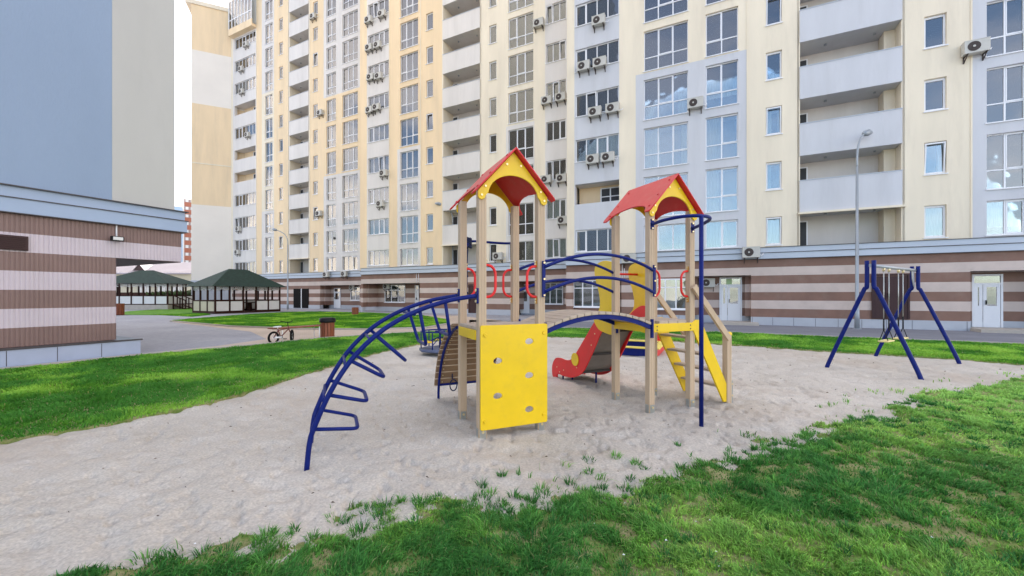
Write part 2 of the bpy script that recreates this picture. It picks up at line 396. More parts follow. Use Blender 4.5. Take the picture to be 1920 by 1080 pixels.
island = px([(320, 602), (380, 597), (470, 590), (540, 586), (600, 585), (700, 587.5), (790, 592), (838, 600), (838, 607), (800, 614), (700, 618), (560, 617), (430, 612)])
skirted('lawn', island, -.05, .03, M['turf_far'], 'oval lawn in front of the near gazebo')
lawn3 = px([(215, 588), (240, 584), (300, 580), (372, 576), (372, 586.5), (395, 590.5), (360, 594), (300, 591), (215, 590.5)])
skirted('lawn', lawn3, -.05, .03, M['turf_far'], 'small lawn before the far gazebo')

# sand: polar grid of real bumps, finest near the viewer
def polar(a0, a1, na, r0, r1, nr):
    a = np.radians(np.linspace(a0, a1, na)); r = r0*(r1/r0)**np.linspace(0, 1, nr)
    A, Rr = np.meshgrid(a, r); return (Rr*np.sin(A)).ravel(), (Rr*np.cos(A)).ravel(), na, nr
sandP = px([(820, 638), (760, 648), (700, 662), (600, 691), (400, 752), (200, 794), (0, 825), (-500, 935)])+[(-6, .9), (12, .9)]+px([(2600, 800), (2400, 730), (2100, 702), (1920, 685), (1800, 673), (1700, 666), (1560, 658), (1380, 645), (1200, 634), (1020, 629), (900, 631)])
from mathutils.geometry import tessellate_polygon
outer = [(-900, -60), (900, -60), (900, 1500), (-900, 1500)]   # paving with the playground cut out of it
hole_ = [(x, y) for x, y in sandP]
allp = [Vector((x, y, 0)) for x, y in outer+hole_]
tri = tessellate_polygon([[Vector((x, y, 0)) for x, y in outer], [Vector((x, y, 0)) for x, y in hole_]])
me = bpy.data.meshes.new('pavement'); me.from_pydata([tuple(p) for p in allp], [], [t if (allp[t[1]]-allp[t[0]]).cross(allp[t[2]]-allp[t[0]]).z > 0 else t[::-1] for t in tri]); me.update()
tag(mesh_obj('pavement', me, None, [M['paver']]), 'grey block paving of the courtyard', kind='structure')
X, Y, na, nr = polar(-76, 70, 900, .95, 24, 460)
_c, _s = math.cos(R(23.5)), math.sin(R(23.5))
def _pl(u, v): return (-.125+u*_c-v*_s, 5.0+u*_s+v*_c)
mounds = [(*_pl(cx+a, cy+b), .024, .10) for cx, cy in ((-.02, .02), (2.39, .04)) for a in (-.365, .365) for b in (-.365, .365)]
mounds += [(*_pl(-2.12, -.37), -.035, .16), (*_pl(-2.12, .37), -.03, .16), (*_pl(2.18, -1.03), .02, .1), (*_pl(3.46, -.355), .02, .1), (*_pl(-.44, 1.46), .02, .09)]
mounds += [(*_pl(2.39, 2.65), -.07, .32), (*_pl(2.39, 3.1), .03, .3), (*_pl(0, -.9), -.03, .4), (*_pl(0, 1.9), -.03, .35)]
mounds += [(7.3+c*math.cos(R(33.3)), 8.31+c*math.sin(R(33.3)), -.06, .38) for c in (.98, 1.98)]
def foot(x, y):
    z = x*0
    for mx, my, hh, rr in mounds: z = z+hh*np.exp(-((x-mx)**2+(y-my)**2)/(rr*rr))
    return z
def sand_z(x, y):
    z = (fbm(x*.8, y*.8, 3)-.5)*.04+(fbm(x*4+5, y*4, 3)-.5)*.045
    f = fbm(x*5+30, y*5+11, 2); z = z-np.clip(.43-f, 0, 1)*.10
    g = fbm(x*11+3, y*8+70, 2); z = z-np.clip(.36-g, 0, 1)*.15
    z = z+(fbm(x*16, y*16, 3)-.5)*.013
    return z*np.clip(1.2-np.hypot(x, y)/40, .4, 1)+.004+foot(x, y)
Z = sand_z(X, Y)
idx = np.arange(na*nr).reshape(nr, na)
F = np.stack([idx[:-1, :-1], idx[:-1, 1:], idx[1:, 1:], idx[1:, :-1]], -1).reshape(-1, 4)
C4 = np.stack([X[F].mean(1), Y[F].mean(1)], 1); keep = inside(C4, sandP); F = F[keep]
used = np.unique(F); remap = np.zeros(na*nr, int); remap[used] = np.arange(len(used))
def np_mesh(name, V, F):
    me = bpy.data.meshes.new(name); me.vertices.add(len(V)); me.vertices.foreach_set('co', V.astype(np.float32).ravel())
    k = F.shape[1]; me.loops.add(F.size); me.loops.foreach_set('vertex_index', F.astype(np.int32).ravel())
    me.polygons.add(len(F)); me.polygons.foreach_set('loop_start', np.arange(0, F.size, k, dtype=np.int32))
    me.update(calc_edges=True); return me
V = np.stack([X, Y, Z], 1)[used]; me = np_mesh('sand', V, remap[F][:, ::-1]); me.validate(); me.polygons.foreach_set('use_smooth', [True]*len(me.polygons))
so = mesh_obj('sand', me, None, [M['sand']]); tag(so, 'pale trampled sand of the playground', kind='structure')
sheet('ground', [(-8, -6), (14, -6), (14, 1.0), (-8, 1.0)], -.01, M['soil_grass'])

# near lawn, below the sand edge
nearE = [(-700, 1330), (-200, 1180), (0, 1112), (130, 1082), (260, 1050), (400, 1020), (500, 996), (600, 974), (700, 950), (800, 938), (900, 932), (1000, 925), (1100, 912), (1200, 897), (1290, 880), (1380, 856), (1440, 838), (1500, 824), (1560, 802), (1640, 780), (1700, 752), (1760, 735), (1830, 720), (1905, 706), (1990, 700), (2200, 706), (2600, 745)]
nearP = [(-6, .3)]+px(nearE)+[(14, .3)]
nearline = px(nearE)
X, Y, na, nr = polar(-76, 76, 700, .95, 16, 300)
Pn = np.stack([X, Y], 1); ed = edge_dist(Pn, nearline, False); ins = inside(Pn, nearP)
sgn = np.where(ins, ed, -ed)+(fbm(X*2.2, Y*2.2, 4)-.5)*.9*np.clip(Y/4, .5, 1.2)+(fbm(X*9, Y*9, 3)-.5)*.35
def lawn_z(x, y, s): return np.clip((s-.22)*.22, -.09, .04)+(fbm(x*3, y*3, 3)-.5)*.05+.012
Zn = lawn_z(X, Y, sgn)
idx = np.arange(na*nr).reshape(nr, na)
F = np.stack([idx[:-1, :-1], idx[:-1, 1:], idx[1:, 1:], idx[1:, :-1]], -1).reshape(-1, 4)
F = F[(sgn[F].max(1) > -.25) & (Y[F].min(1) < 14)]; used = np.unique(F); remap = np.zeros(na*nr, int); remap[used] = np.arange(len(used))
me = np_mesh('lawn', np.stack([X, Y, Zn], 1)[used], remap[F][:, ::-1]); me.validate(); me.polygons.foreach_set('use_smooth', [True]*len(me.polygons))
tag(mesh_obj('lawn', me, None, [M['soil_grass']]), 'near lawn of rough tufted grass', kind='structure')

# grass blades
rs = np.random.RandomState(11)
def blades(name, P, h, w, base, tip_col, label, z0=.03, out=None):
    n = len(P); ang = rs.rand(n)*2*np.pi; d = np.stack([np.cos(ang), np.sin(ang)], 1)
    flow = fbm(P[:, 0]*1.3+40, P[:, 1]*1.3, 2)*4*np.pi; lean = rs.rand(n)*1.1+.2
    ld = np.stack([np.cos(flow), np.sin(flow)], 1)*.6+rs.randn(n, 2)*.6; ld *= (lean*h)[:, None]
    if out is not None: ld = np.where(np.isnan(out), ld, out)
    b = np.concatenate([P, np.full((n, 1), 0)], 1); b[:, 2] = z0 if np.isscalar(z0) else z0
    side = np.concatenate([d*w[:, None]*.5, np.zeros((n, 1))], 1)
    mid = b+np.concatenate([ld*.35, (h*.6)[:, None]], 1); tip = b+np.concatenate([ld, (h*(1-.25*lean))[:, None]], 1)
    V = np.stack([b-side, b+side, mid+side*.8, mid-side*.8, tip], 1).reshape(-1, 3)
    i = (np.arange(n)*5)[:, None]
    q = np.concatenate([i+0, i+1, i+2], 1); q2 = np.concatenate([i+0, i+2, i+3], 1); q3 = np.concatenate([i+3, i+2, i+4], 1)
    me = np_mesh(name, V, np.concatenate([q, q2, q3]))
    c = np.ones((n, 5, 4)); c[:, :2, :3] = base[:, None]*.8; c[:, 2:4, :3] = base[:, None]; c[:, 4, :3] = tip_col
    at = me.color_attributes.new('tint', 'FLOAT_COLOR', 'POINT'); at.data.foreach_set('color', c.reshape(-1).astype(np.float32))
    o = mesh_obj(name, me, None, [M['blade']]); tag(o, label, 'grass', kind='stuff'); return o
def scatter(n, a0, a1, r0, r1, pw):       # polar samples; density per area falls as r^-pw
    a = np.radians(a0+(a1-a0)*rs.rand(n)); k = 2-pw; u = rs.rand(n)
    r = (r0**k+u*(r1**k-r0**k))**(1/k) if abs(k) > 1e-3 else r0*(r1/r0)**u
    return np.stack([r*np.sin(a), r*np.cos(a)], 1)
def blade_cols(P, n, dryk=1.0):
    t = fbm(P[:, 0]*.9+3, P[:, 1]*.9, 4)[:, None]; u = rs.rand(n, 1); f = fbm(P[:, 0]*5+9, P[:, 1]*5+4, 3)[:, None]
    dark = np.array([.085, .28, .05]); mid = np.array([.24, .52, .07]); lite = np.array([.42, .68, .13]); dry = np.array([.55, .49, .22])
    k = np.clip((t-.36)*3.2+(u-.5)*.5+(.5-f)*1.2, 0, 1); c = dark*(1-k)+mid*k
    k2 = np.clip((t-.51)*4.5+(u-.5)*.7, 0, 1); c = c*(1-k2)+lite*k2
    dr = (rs.rand(n, 1) < dryk*(.05+.25*np.clip(.42-f, 0, 1))); c = np.where(dr, dry*(.5+.5*u), c)
    return c
P = scatter(1500000, -76, 74, 1.7, 15, 1.25)
ed = edge_dist(P, nearline, False); ins = inside(P, nearP)
nz = fbm(P[:, 0]*3.1, P[:, 1]*3.1, 4)
s = np.where(ins, ed, -ed)+(fbm(P[:, 0]*2.2, P[:, 1]*2.2, 4)-.5)*.9*np.clip(P[:, 1]/4, .5, 1.2)+(fbm(P[:, 0]*9, P[:, 1]*9, 3)-.5)*.35
tuft = fbm(P[:, 0]*8+50, P[:, 1]*8, 3)
prob = np.clip(s*3.5, 0, 1)*np.clip((tuft-.34)*3.4, .20, 1)
prob = np.where((s < .1) & (s > -.55) & (tuft > .72) & (nz > .5) & (P[:, 0] > 0), .2, prob)
k = rs.rand(len(P)) < prob
P = P[k]; tuft = tuft[k]; s = s[k]; n = len(P); r = np.hypot(P[:, 0], P[:, 1])
h = (.024+.05*np.clip((tuft-.38)*2.6, 0, 1))*(.6+.7*rs.rand(n))
w = (.0032+.0011*r)*(.7+.6*rs.rand(n))
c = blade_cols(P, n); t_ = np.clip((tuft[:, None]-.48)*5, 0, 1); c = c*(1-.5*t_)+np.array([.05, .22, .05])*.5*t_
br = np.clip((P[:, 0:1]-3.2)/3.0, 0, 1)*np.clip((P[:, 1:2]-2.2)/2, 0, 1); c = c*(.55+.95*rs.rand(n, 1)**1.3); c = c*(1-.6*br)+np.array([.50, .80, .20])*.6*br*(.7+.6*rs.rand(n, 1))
tq = scatter(9000, -72, 70, 1.8, 10, 1.3); te = edge_dist(tq, nearline, False); ti = inside(tq, nearP); ts = np.where(ti, te, -te)
tk = ((ts > -.05) & (rs.rand(len(tq)) < .22+.5*(fbm(tq[:, 0]*1.1+9, tq[:, 1]*1.1, 3) > .52))) | ((ts > -.5) & (ts <= -.05) & (rs.rand(len(tq)) < .004+.035*(tq[:, 0] > -.3)))
tq = tq[tk]; ts = ts[tk]; m_ = 46; nt_ = len(tq); rad = (.02+.05*rs.rand(nt_)); hh_ = .035+.045*rs.rand(nt_)
oa = rs.rand(nt_, m_)*6.283; orr = np.sqrt(rs.rand(nt_, m_))*rad[:, None]
TP = np.stack([tq[:, :1]+np.cos(oa)*orr, tq[:, 1:]+np.sin(oa)*orr], -1).reshape(-1, 2); th_ = (hh_[:, None]*(.55+.55*rs.rand(nt_, m_))).ravel(); tr_ = np.hypot(TP[:, 0], TP[:, 1])
tw_ = (.003+.0009*tr_)*(.7+.6*rs.rand(len(TP))); td = np.stack([np.cos(oa), np.sin(oa)], -1).reshape(-1, 2)*((.35+.75*orr/rad[:, None]).ravel()*th_)[:, None]*.8
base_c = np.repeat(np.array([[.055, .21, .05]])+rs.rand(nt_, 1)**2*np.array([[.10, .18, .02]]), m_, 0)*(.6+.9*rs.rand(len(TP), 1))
TZ = np.maximum(lawn_z(TP[:, 0], TP[:, 1], np.repeat(ts, m_)), sand_z(TP[:, 0], TP[:, 1]))-.006
P = np.concatenate([P, TP]); zall = np.concatenate([np.where(s > .02, lawn_z(P[:n, 0], P[:n, 1], s)-.004, np.maximum(lawn_z(P[:n, 0], P[:n, 1], s), sand_z(P[:n, 0], P[:n, 1]))-.004), TZ])
h = np.concatenate([h, th_]); w = np.concatenate([w, tw_]); c = np.concatenate([c, base_c]); OUT = np.concatenate([np.full((n, 2), np.nan), td])
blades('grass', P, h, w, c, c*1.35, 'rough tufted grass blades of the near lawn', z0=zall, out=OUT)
P = scatter(900000, -76, 68, 3.5, 24, 1.1)
ed = edge_dist(P, lawnL); k = inside(P, lawnL) & ((ed > .02) | (rs.rand(len(P)) < .6)); P = P[k]; n = len(P); r = np.hypot(P[:, 0], P[:, 1])
tuft = fbm(P[:, 0]*3+70, P[:, 1]*3, 3); h = (.035+.05*np.clip((tuft-.35)*2, 0, 1))*(.6+.7*rs.rand(n)); w = (.003+.0014*r)*(.7+.6*rs.rand(n))
P = P+np.where((edge_dist(P, lawnL) < .2)[:, None], rs.randn(n, 2)*.05, 0); c = blade_cols(P, n, .12)*np.array([.85, .92, .65]); 
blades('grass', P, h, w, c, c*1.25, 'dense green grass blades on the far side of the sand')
P = np.concatenate([scatter(200000, -46, -2, 18, 42, .8)]); k = inside(P, island) | inside(P, lawn3); P = P[k]; n = len(P); r = np.hypot(P[:, 0], P[:, 1])
h = .05*(.6+.7*rs.rand(n)); w = (.0022*r)*(.7+.6*rs.rand(n)); c = blade_cols(P, n, .1)*np.array([.85, .9, .45])
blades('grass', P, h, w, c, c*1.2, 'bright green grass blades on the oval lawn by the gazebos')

P = scatter(1700, -74, 66, 1.9, 18, 1.2); P = P[inside(P, sandP) & ~inside(P, nearP)]; n = len(P); zz = sand_z(P[:, 0], P[:, 1])
ang = rs.rand(n)*6.283; sz = (.004+.014*rs.rand(n)**3)*(1+np.hypot(P[:, 0], P[:, 1])*.05)
c0 = np.concatenate([P, zz[:, None]], 1); q = []
for k, (lx, hh_) in enumerate(((1, 0), (.2, .35), (-1, .1), (-.1, -.05))):
    a_ = ang+(0, 1.5, 0, -1.5)[k]*.6; q.append(c0+np.stack([np.cos(a_)*lx*sz, np.sin(a_)*lx*sz*.8, hh_*sz+.004], 1))
V = np.stack(q+[c0+np.stack([0*sz, 0*sz, sz*.8], 1)], 1).reshape(-1, 3); i = (np.arange(n)*5)[:, None]
me = np_mesh('litter', V, np.concatenate([np.concatenate([i+a_, i+b_, i+4], 1) for a_, b_ in ((0, 1), (1, 2), (2, 3), (3, 0))]))
tn = np.array([.16, .12, .09])*(.3+1.7*rs.rand(n, 1)**1.5); tn = np.concatenate([np.repeat(tn, 5, 0), np.ones((n*5, 1))], 1)
me.color_attributes.new('tint', 'FLOAT_COLOR', 'POINT').data.foreach_set('color', tn.reshape(-1).astype(np.float32))
tag(mesh_obj('leaf_litter', me, None, [M['leaf']]), 'small dry leaves and grit scattered over the sand', 'litter', kind='stuff')

P = scatter(130, -40, 66, 2.0, 7, 1.3); P = P[inside(P, nearP)]
b = MB()
for x, y in P:
    z = .055+rng.random()*.02; q = .004+.006*rng.random(); b.face([(x-q, y, z), (x, y-q, z+.004), (x+q, y, z), (x, y+q, z+.004)])
tag(b.build('white_petals', M['pvc'], recalc=False), 'tiny white petals scattered on the near lawn', 'petals', kind='stuff')

# ------------------------------------------------------------------ apartment block
E_ANG = math.atan2(-.4495, .893)
DC, DB, DA = 25.06, 28.04, 30.85
apt = empty('apartment_building', (.4495*DC, .893*DC, 0), E_ANG)
tag(apt, 'long cream and white apartment block with balconies over a brown striped ground floor', 'building')
OFF = {'C': 0.0, 'B': DB-DC, 'A': DA-DC}; DD = {'C': DC, 'B': DB, 'A': DA}
def S(x, pl):                             # photo column -> distance along the facade for a wall plane
    r = (x-CX)/FPX; Zz = DD[pl]/(.4495*r+.893); return Zz*(.893*r-.4495)
def facade_z(x, y, pl):
    r = (x-CX)/FPX; Zz = DD[pl]/(.4495*r+.893); return EYE+(HY-y)/FPX*Zz
def Sd(x, pl, d):
    r = (x-CX)/FPX; D = DD[pl]-.12+d; Zz = D/(.4495*r+.893); return Zz*(.893*r-.4495)
def pxm(s, pl):                           # pixels per metre at s
    # world depth of a point on the plane
    return FPX/(DD[pl]*.893-.4495*s)
FL = 2.87; TOPZ = 42.5
wallM = ['peach', 'cream', 'white', 'dark_room', 'room_warm', 'white_cool']
wall = MB(); windows = []; balconies = []
def wbox(x0, x1, y0, y1, z0, z1, m): wall.box(x0, x1, y0, y1, z0, z1, m)
def wall_strip(s0, s1, y, z0, z1, opens, colf):
    """front skin 0.35 thick between s0,s1 with openings (a,b,c,d) = s-range, z-range"""
    T = .35
    if not opens:
        zz = [z0, z1]
    zs = sorted({z0, z1, *[o[2] for o in opens], *[o[3] for o in opens], *colf[1]}); zs = [z for z in zs if z0 <= z <= z1]
    for a, b in zip(zs, zs[1:]):
        if b-a < 1e-4: continue
        zm = (a+b)/2; row = sorted([o for o in opens if o[2] < zm < o[3]]); cur = s0; m = colf[0](zm)
        for o in row:
            if o[0] > cur+1e-4: wbox(cur, o[0], y, y+T, a, b, m)
            cur = o[1]
        if cur < s1-1e-4: wbox(cur, s1, y, y+T, a, b, m)
def rows(kind, k):
    if kind == 'T': return (max(4.16, 3.28+FL*k), 5.65+FL*k)
    if kind == 's': return (4.17+FL*k, 5.63+FL*k)
    return (4.28+FL*k, 5.68+FL*k)
def column(pl, x0, x1, colf, wins=(), kind='T', skip=(), kmax=12, openr=()):
    s0, s1 = S(x0, pl), S(x1, pl); y = OFF[pl]; ops = []
    for (a, b, npan) in wins:
        sa, sb = S(a, pl), S(b, pl)
        for k in range(kmax+1):
            if k in skip: continue
            z0, z1 = rows(kind, k)
            if (z0-EYE)*pxm((sa+sb)/2, pl) > HY+40: continue
            ops.append((sa, sb, z0, z1)); windows.append((sa, sb, z0, z1, y, npan, kind, k, pl))
    for k in openr:
        z0 = 4.45+FL*k; z1 = 5.72+FL*k; sa, sb = S(wins[0][0], pl), S(wins[0][1], pl)
        wall_ops = (sa-.03, sb+.03, z0, z1); ops.append(wall_ops)
        lg = MB(); lg.box(sa-.1, sb+.1, y+1.15, y+1.2, z0-.6, z1+.2, 0); lg.box(sa-.1, sb+.1, y+.351, y+1.15, z1, z1+.05, 1); lg.box(sa-.1, sb+.1, y+.351, y+1.15, z0-.7, z0-.6, 1)
        lo = lg.build('balcony_lining', [M['peach'], M['white']], apt)
        lg = MB(); w2 = sb-sa; a_ = sa+w2*.5; b_ = sb-.15
        for q in (a_, (a_+b_)/2, b_): lg.box(q-.04, q+.04, y+1.08, y+1.148, z0-.05, z1-.15)
        for q in (z0-.05, (z0+z1)/2-.1, z1-.2): lg.box(a_, b_, y+1.085, y+1.14, q, q+.06)
        wn = lg.build('balcony_window', M['pvc'], lo); lg = MB(); lg.box(a_, b_, y+1.12, y+1.125, z0-.05, z1-.15); lg.build('pane', M['dark_room'], wn)
    wall_strip(s0, s1, y, 3.9, TOPZ, ops, colf)
    for o in [q for q in ops if (q[2]-4.45) % FL > .01 or not openr]:                        # dark backing sheet painted in for the unlit room behind each opening
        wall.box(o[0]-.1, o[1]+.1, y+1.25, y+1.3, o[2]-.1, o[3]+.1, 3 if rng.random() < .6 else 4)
CP = (lambda z: 0, []); CC = (lambda z: 1, []); CW = (lambda z: 2, [])
def band(zl, lo, hi): return (lambda z: lo if z < zl else hi, [zl])
def band3(z1, z2, a, b, c): return (lambda z: a if z < z1 else (b if z < z2 else c), [z1, z2])
def zk(k): return 3.1+FL*k
# plane A (far left)
column('A', 437, 481, CW, [(440, 479, 6)], 'S', skip=(4, 5, 7), kmax=10, openr=(4, 5, 7))
column('A', 481, 491, CP)
column('A', 491, 514, band3(zk(3), zk(8), 2, 1, 2), [(497, 511, 2)])
column('A', 514, 541, CP, [(523, 530.5, 1)], 's')
column('A', 581, 607, CP, [(587, 596, 1)], 's')
column('A', 607, 675, band3(zk(4), zk(7), 2, 0, 2), [(612, 630, 2), (642, 671, 3)])
column('A', 675, 690, CP)
# plane B
column('B', 677, 688, CP)
column('B', 688, 730, CW, [(690, 729, 4)], 'S', kmax=9)
column('B', 730, 745, CP)
column('B', 745, 789, band(zk(4), 2, 0), [(750, 784, 3)])
column('B', 789, 829, CP, [(799, 812, 1)], 's')
column('B', 901, 949, CC, [(917, 931, 1)], 's')
column('B', 949, 1002, band(zk(4), 2, 1), [(953, 1000, 3)])
column('B', 1002, 1022, CC)
column('B', 1022, 1070, CW, [(1024, 1061, 3)], 'S')
# plane C
column('C', 1063, 1077, CC)
CW5 = (lambda z: 5, [])
column('C', 1077, 1161, CW5, [(1079, 1160, 4)], 'S', skip=(1,), openr=(1,))
column('C', 1161, 1192, CC)
column('C', 1192, 1401, band(14.66, 5, 1), [(1207, 1290, 3), (1323, 1384, 2)])
column('C', 1401, 1498, CC, [(1436, 1466, 1)], 's')
column('C', 1692, 1821, CC, [(1733, 1775, 1)], 's')
column('C', 1821, 2130, CW5, [(1850, 1925, 2), (1975, 2060, 2)])
column('C', 2130, 2330, CC, [(2200, 2260, 1)], 's')
# thin vertical ledges (pilaster joints)
for pl, x in (('A', 481), ('A', 541), ('A', 581), ('B', 730), ('B', 789), ('C', 1401), ('C', 1821)):
    s = S(x, pl); wall.box(s-.03, s+.03, OFF[pl]-.03, OFF[pl]+.1, 4, TOPZ-1, 1)
# step faces between planes, back walls and roof slab
for pl, x in (('B', 677), ('C', 1063)):
    s = S(x, pl); wall.box(s-.004, s+.3, OFF[pl]+.36, OFF[pl]+3.6, 3.9, TOPZ, 1)
sL, sR = S(437, 'A'), S(2330, 'C')
wall.box(sL-.35, sL+.001, OFF['A']-.02, 20, 0, TOPZ, 1); wall.box(sR+.001, sR+.3, 0, 20, 0, TOPZ, 1)
wall.box(sL, sR, 19.7, 20, 0, TOPZ, 1); wall.box(sL, sR, 3.2, 19.7, TOPZ-.4, TOPZ-.01, 2); wall.box(S(1063, 'C'), sR, .36, 3.2, TOPZ-.4, TOPZ-.01, 2)
wo = wall.build('wall', [M[k] for k in wallM], apt)

# balconies: recessed loggia with a parapet
def loggia(pl, x0, x1, side_mat, kmax, post_x=None):
    s0, s1 = S(x0, pl), S(x1, pl); y = OFF[pl]
    lg = MB()                             # lining of the whole shaft
    lg.box(s0, s1, y+1.5, y+1.6, 4.0, TOPZ, 1)
    lg.box(s0-.12, s0, y, y+1.5, 4.0, TOPZ, 0); lg.box(s1, s1+.12, y, y+1.5, 4.0, TOPZ, 0)
    w = s1-s0
    lg.box(s1-.42, s1, y+.75, y+1.5, 4, TOPZ, 0)
    for k in range(kmax+1):               # doors in the back wall
        z = 4.1+FL*k
        lg.box(s0+.01, s0+.55, y+1.38, y+1.5, z, z+1.42, 3); lg.box(s0+.08, s0+.48, y+1.36, y+1.379, z+.1, z+1.35, 2)
    lo = lg.build('loggia_wall', [M[side_mat], M['white'], M['dark_room'], M['pvc']], apt)
    for k in range(kmax+1):
        if (5.7+FL*k-EYE)*pxm(s0, pl) > HY+60: continue
        b = MB(); z = 5.74+FL*k
        b.box(s0-.02, s1+.02, y-.06, y+1.5, z, z+.16, 0)
        b.box(s0-.02, s1+.02, y-.06, y+.06, z+.16, z+1.60, 0)
        bo = b.build('balcony', M['white_cool' if pl == 'C' else 'white'], apt)
        c = MB(); c.box(s0-.03, s1+.03, y-.09, y+.09, z+1.601, z+1.63); c.build('parapet_cap', M['cornice'], bo)
        for q, rr in ((.3, .07), (.8, .05)):
            l = MB(); l.cyl((s0+w*q, y+.7), rr, z-.07, z-.001, 10); l.build('ceiling_light', M['lamp_grey'], bo)
    b = MB(); b.box(s0-.1, s1+.12, y-.2, y, 5.64, 5.735); b.build('ledge', M['cream'], apt)
    # solid wall above the built floors
loggia('A', 543, 579, 'cream', 12)
loggia('B', 831, 900, 'cream', 9)
loggia('C', 1500, 1690, 'cream', 6)
# open balconies in the far left bay
for k in (4, 5, 7):
    y = OFF['A']; s0, s1 = S(437, 'A'), S(481, 'A')
b = MB(); s0, s1 = S(438, 'A'), S(480, 'A'); y = OFF['A']
for k in (4, 5, 7):
    pass
# protruding glazed top of the far left bay
zb = 34.9; g = MB(); g.box(s0-.1, s1+.1, y-.6, y-.001, zb-.35, zb); g.box(s0-.1, s1+.1, y-.6, y-.5, zb, zb+.5)
bo = g.build('bay_window', M['peach'], apt)
g = MB()
for i in range(8):
    q = s0+(s1-s0)*i/7; g.box(q-.05, q+.05, y-.6, y-.52, zb+.5, zb+4)
g.box(s0-.1, s1+.1, y-.59, y-.53, zb+1.5, zb+1.6); g.build('frame', M['pvc'], bo)
g = MB(); g.box(s0, s1, y-.56, y-.54, zb+.5, zb+4); g.build('pane', M['glass'], bo)

# windows
def win_parts(fr, pn, cu, w, seed):
    sa, sb, z0, z1, y, npan, kind, k, pl = w; r = random.Random(seed)
    yf = y+.12; t = .045
    fr.box(sa, sb, yf, yf+.07, z1-t, z1, 0); fr.box(sa, sb, yf, yf+.07, z0, z0+t, 0)
    fr.box(sa, sa+t, yf, yf+.07, z0+t, z1-t, 0); fr.box(sb-t, sb, yf, yf+.07, z0+t, z1-t, 0)
    for i in range(1, npan):
        q = sa+(sb-sa)*i/npan; fr.box(q-.028, q+.028, yf, yf+.07, z0+t, z1-t, 0)
    if kind == 'T' and z1-z0 > 2:
        zt = z0+.82; fr.box(sa+t, sb-t, yf+.002, yf+.068, zt-.026, zt+.026, 0)
        # opening sash with thicker frame
        i = r.randrange(npan); q0 = sa+(sb-sa)*i/npan+.03; q1 = sa+(sb-sa)*(i+1)/npan-.03
        for (a, b, c, d) in ((q0, q1, zt+.027, zt+.07), (q0, q1, z1-t-.04, z1-t-.001), (q0, q0+.03, zt+.07, z1-t-.04), (q1-.03, q1, zt+.07, z1-t-.04)):
            fr.box(a, b, yf-.015, yf+.04, c, d, 0)
    else:
        i = r.randrange(npan); q0 = sa+(sb-sa)*i/npan+.03; q1 = sa+(sb-sa)*(i+1)/npan-.03
        tilt = r.random() < .25; dy = -.12 if tilt else 0
        for (a, b, c, d) in ((q0, q1, z0+t, z0+t+.055), (q0, q1, z1-t-.055, z1-t-.001), (q0, q0+.045, z0+t+.055, z1-t-.055), (q1-.045, q1, z0+t+.055, z1-t-.055)):
            n = len(fr.v); fr.box(a, b, yf-.015, yf+.04, c, d, 0)
            if tilt: fr.v[n:] = [(vx, vy+dy*(vz-z0)/(z1-z0), vz) for vx, vy, vz in fr.v[n:]]
    fr.box(sa-.04, sb+.04, y-.06, yf, z0-.045, z0-.002, 0)
    pn.box(sa+.02, sb-.02, yf+.03, yf+.036, z0+.02, z1-.02, 0)
    # curtains: folded cloth behind the glass
    mode = r.random(); mi = r.choice([0, 0, 0, 1, 2])
    parts = []
    W_ = sb-sa
    if mode < .24: parts = [(sa, sb)]
    elif mode < .52: parts = [(sa, sa+W_*r.uniform(.2, .45)), (sb-W_*r.uniform(.15, .4), sb)]
    elif mode < .75: parts = [(sa, sa+W_*r.uniform(.3, .7))]
    ztop = z1-.03; zbot = z0+.03 if r.random() < .8 else z0+(z1-z0)*r.uniform(.2, .5)
    for a, b in parts:
        nn = max(6, int((b-a)/.05)); prev = None
        for j in range(nn+1):
            q = a+(b-a)*j/nn; yy = yf+.28+.03*math.sin(j*2.1+seed)
            if prev: cu.face([(prev[0], prev[1], zbot), (q, yy, zbot), (q, yy, ztop), (prev[0], prev[1], ztop)], mi)
            prev = (q, yy)
    return bool(parts)
order = sorted(range(len(windows)), key=lambda i: -(windows[i][1]-windows[i][0])*(windows[i][3]-windows[i][2])*pxm(windows[i][0], windows[i][8])**2)
big = set(order[:92]); rest = (MB(), MB(), MB()); cl = [M['curtain'], M['curtain_beige'], M['blind']]
for i, w in enumerate(windows):
    if i in big:
        fr, pn, cu = MB(), MB(), MB(); has = win_parts(fr, pn, cu, w, i)
        o = fr.build('window', M['pvc'], apt, recalc=False); pn.build('pane', M['glass'], o, recalc=False)
        if has: cu.build('curtain', cl, o, recalc=False)
    else: win_parts(*rest, w, i)
fr = rest[0]; n0 = len(fr.f)
mm = MB()
for src, off in ((rest[0], 0), (rest[1], 1), (rest[2], 2)):
    n = len(mm.v); mm.v += src.v; mm.f += [tuple(n+i for i in f) for f in src.f]; mm.m += [m+off for m in src.m]; mm.sm += src.sm
wr = mm.build('window', [M['pvc'], M['glass']]+cl, apt, recalc=False)
wr['kind'] = 'stuff'; wr['label'] = 'smaller far windows of the upper floors'

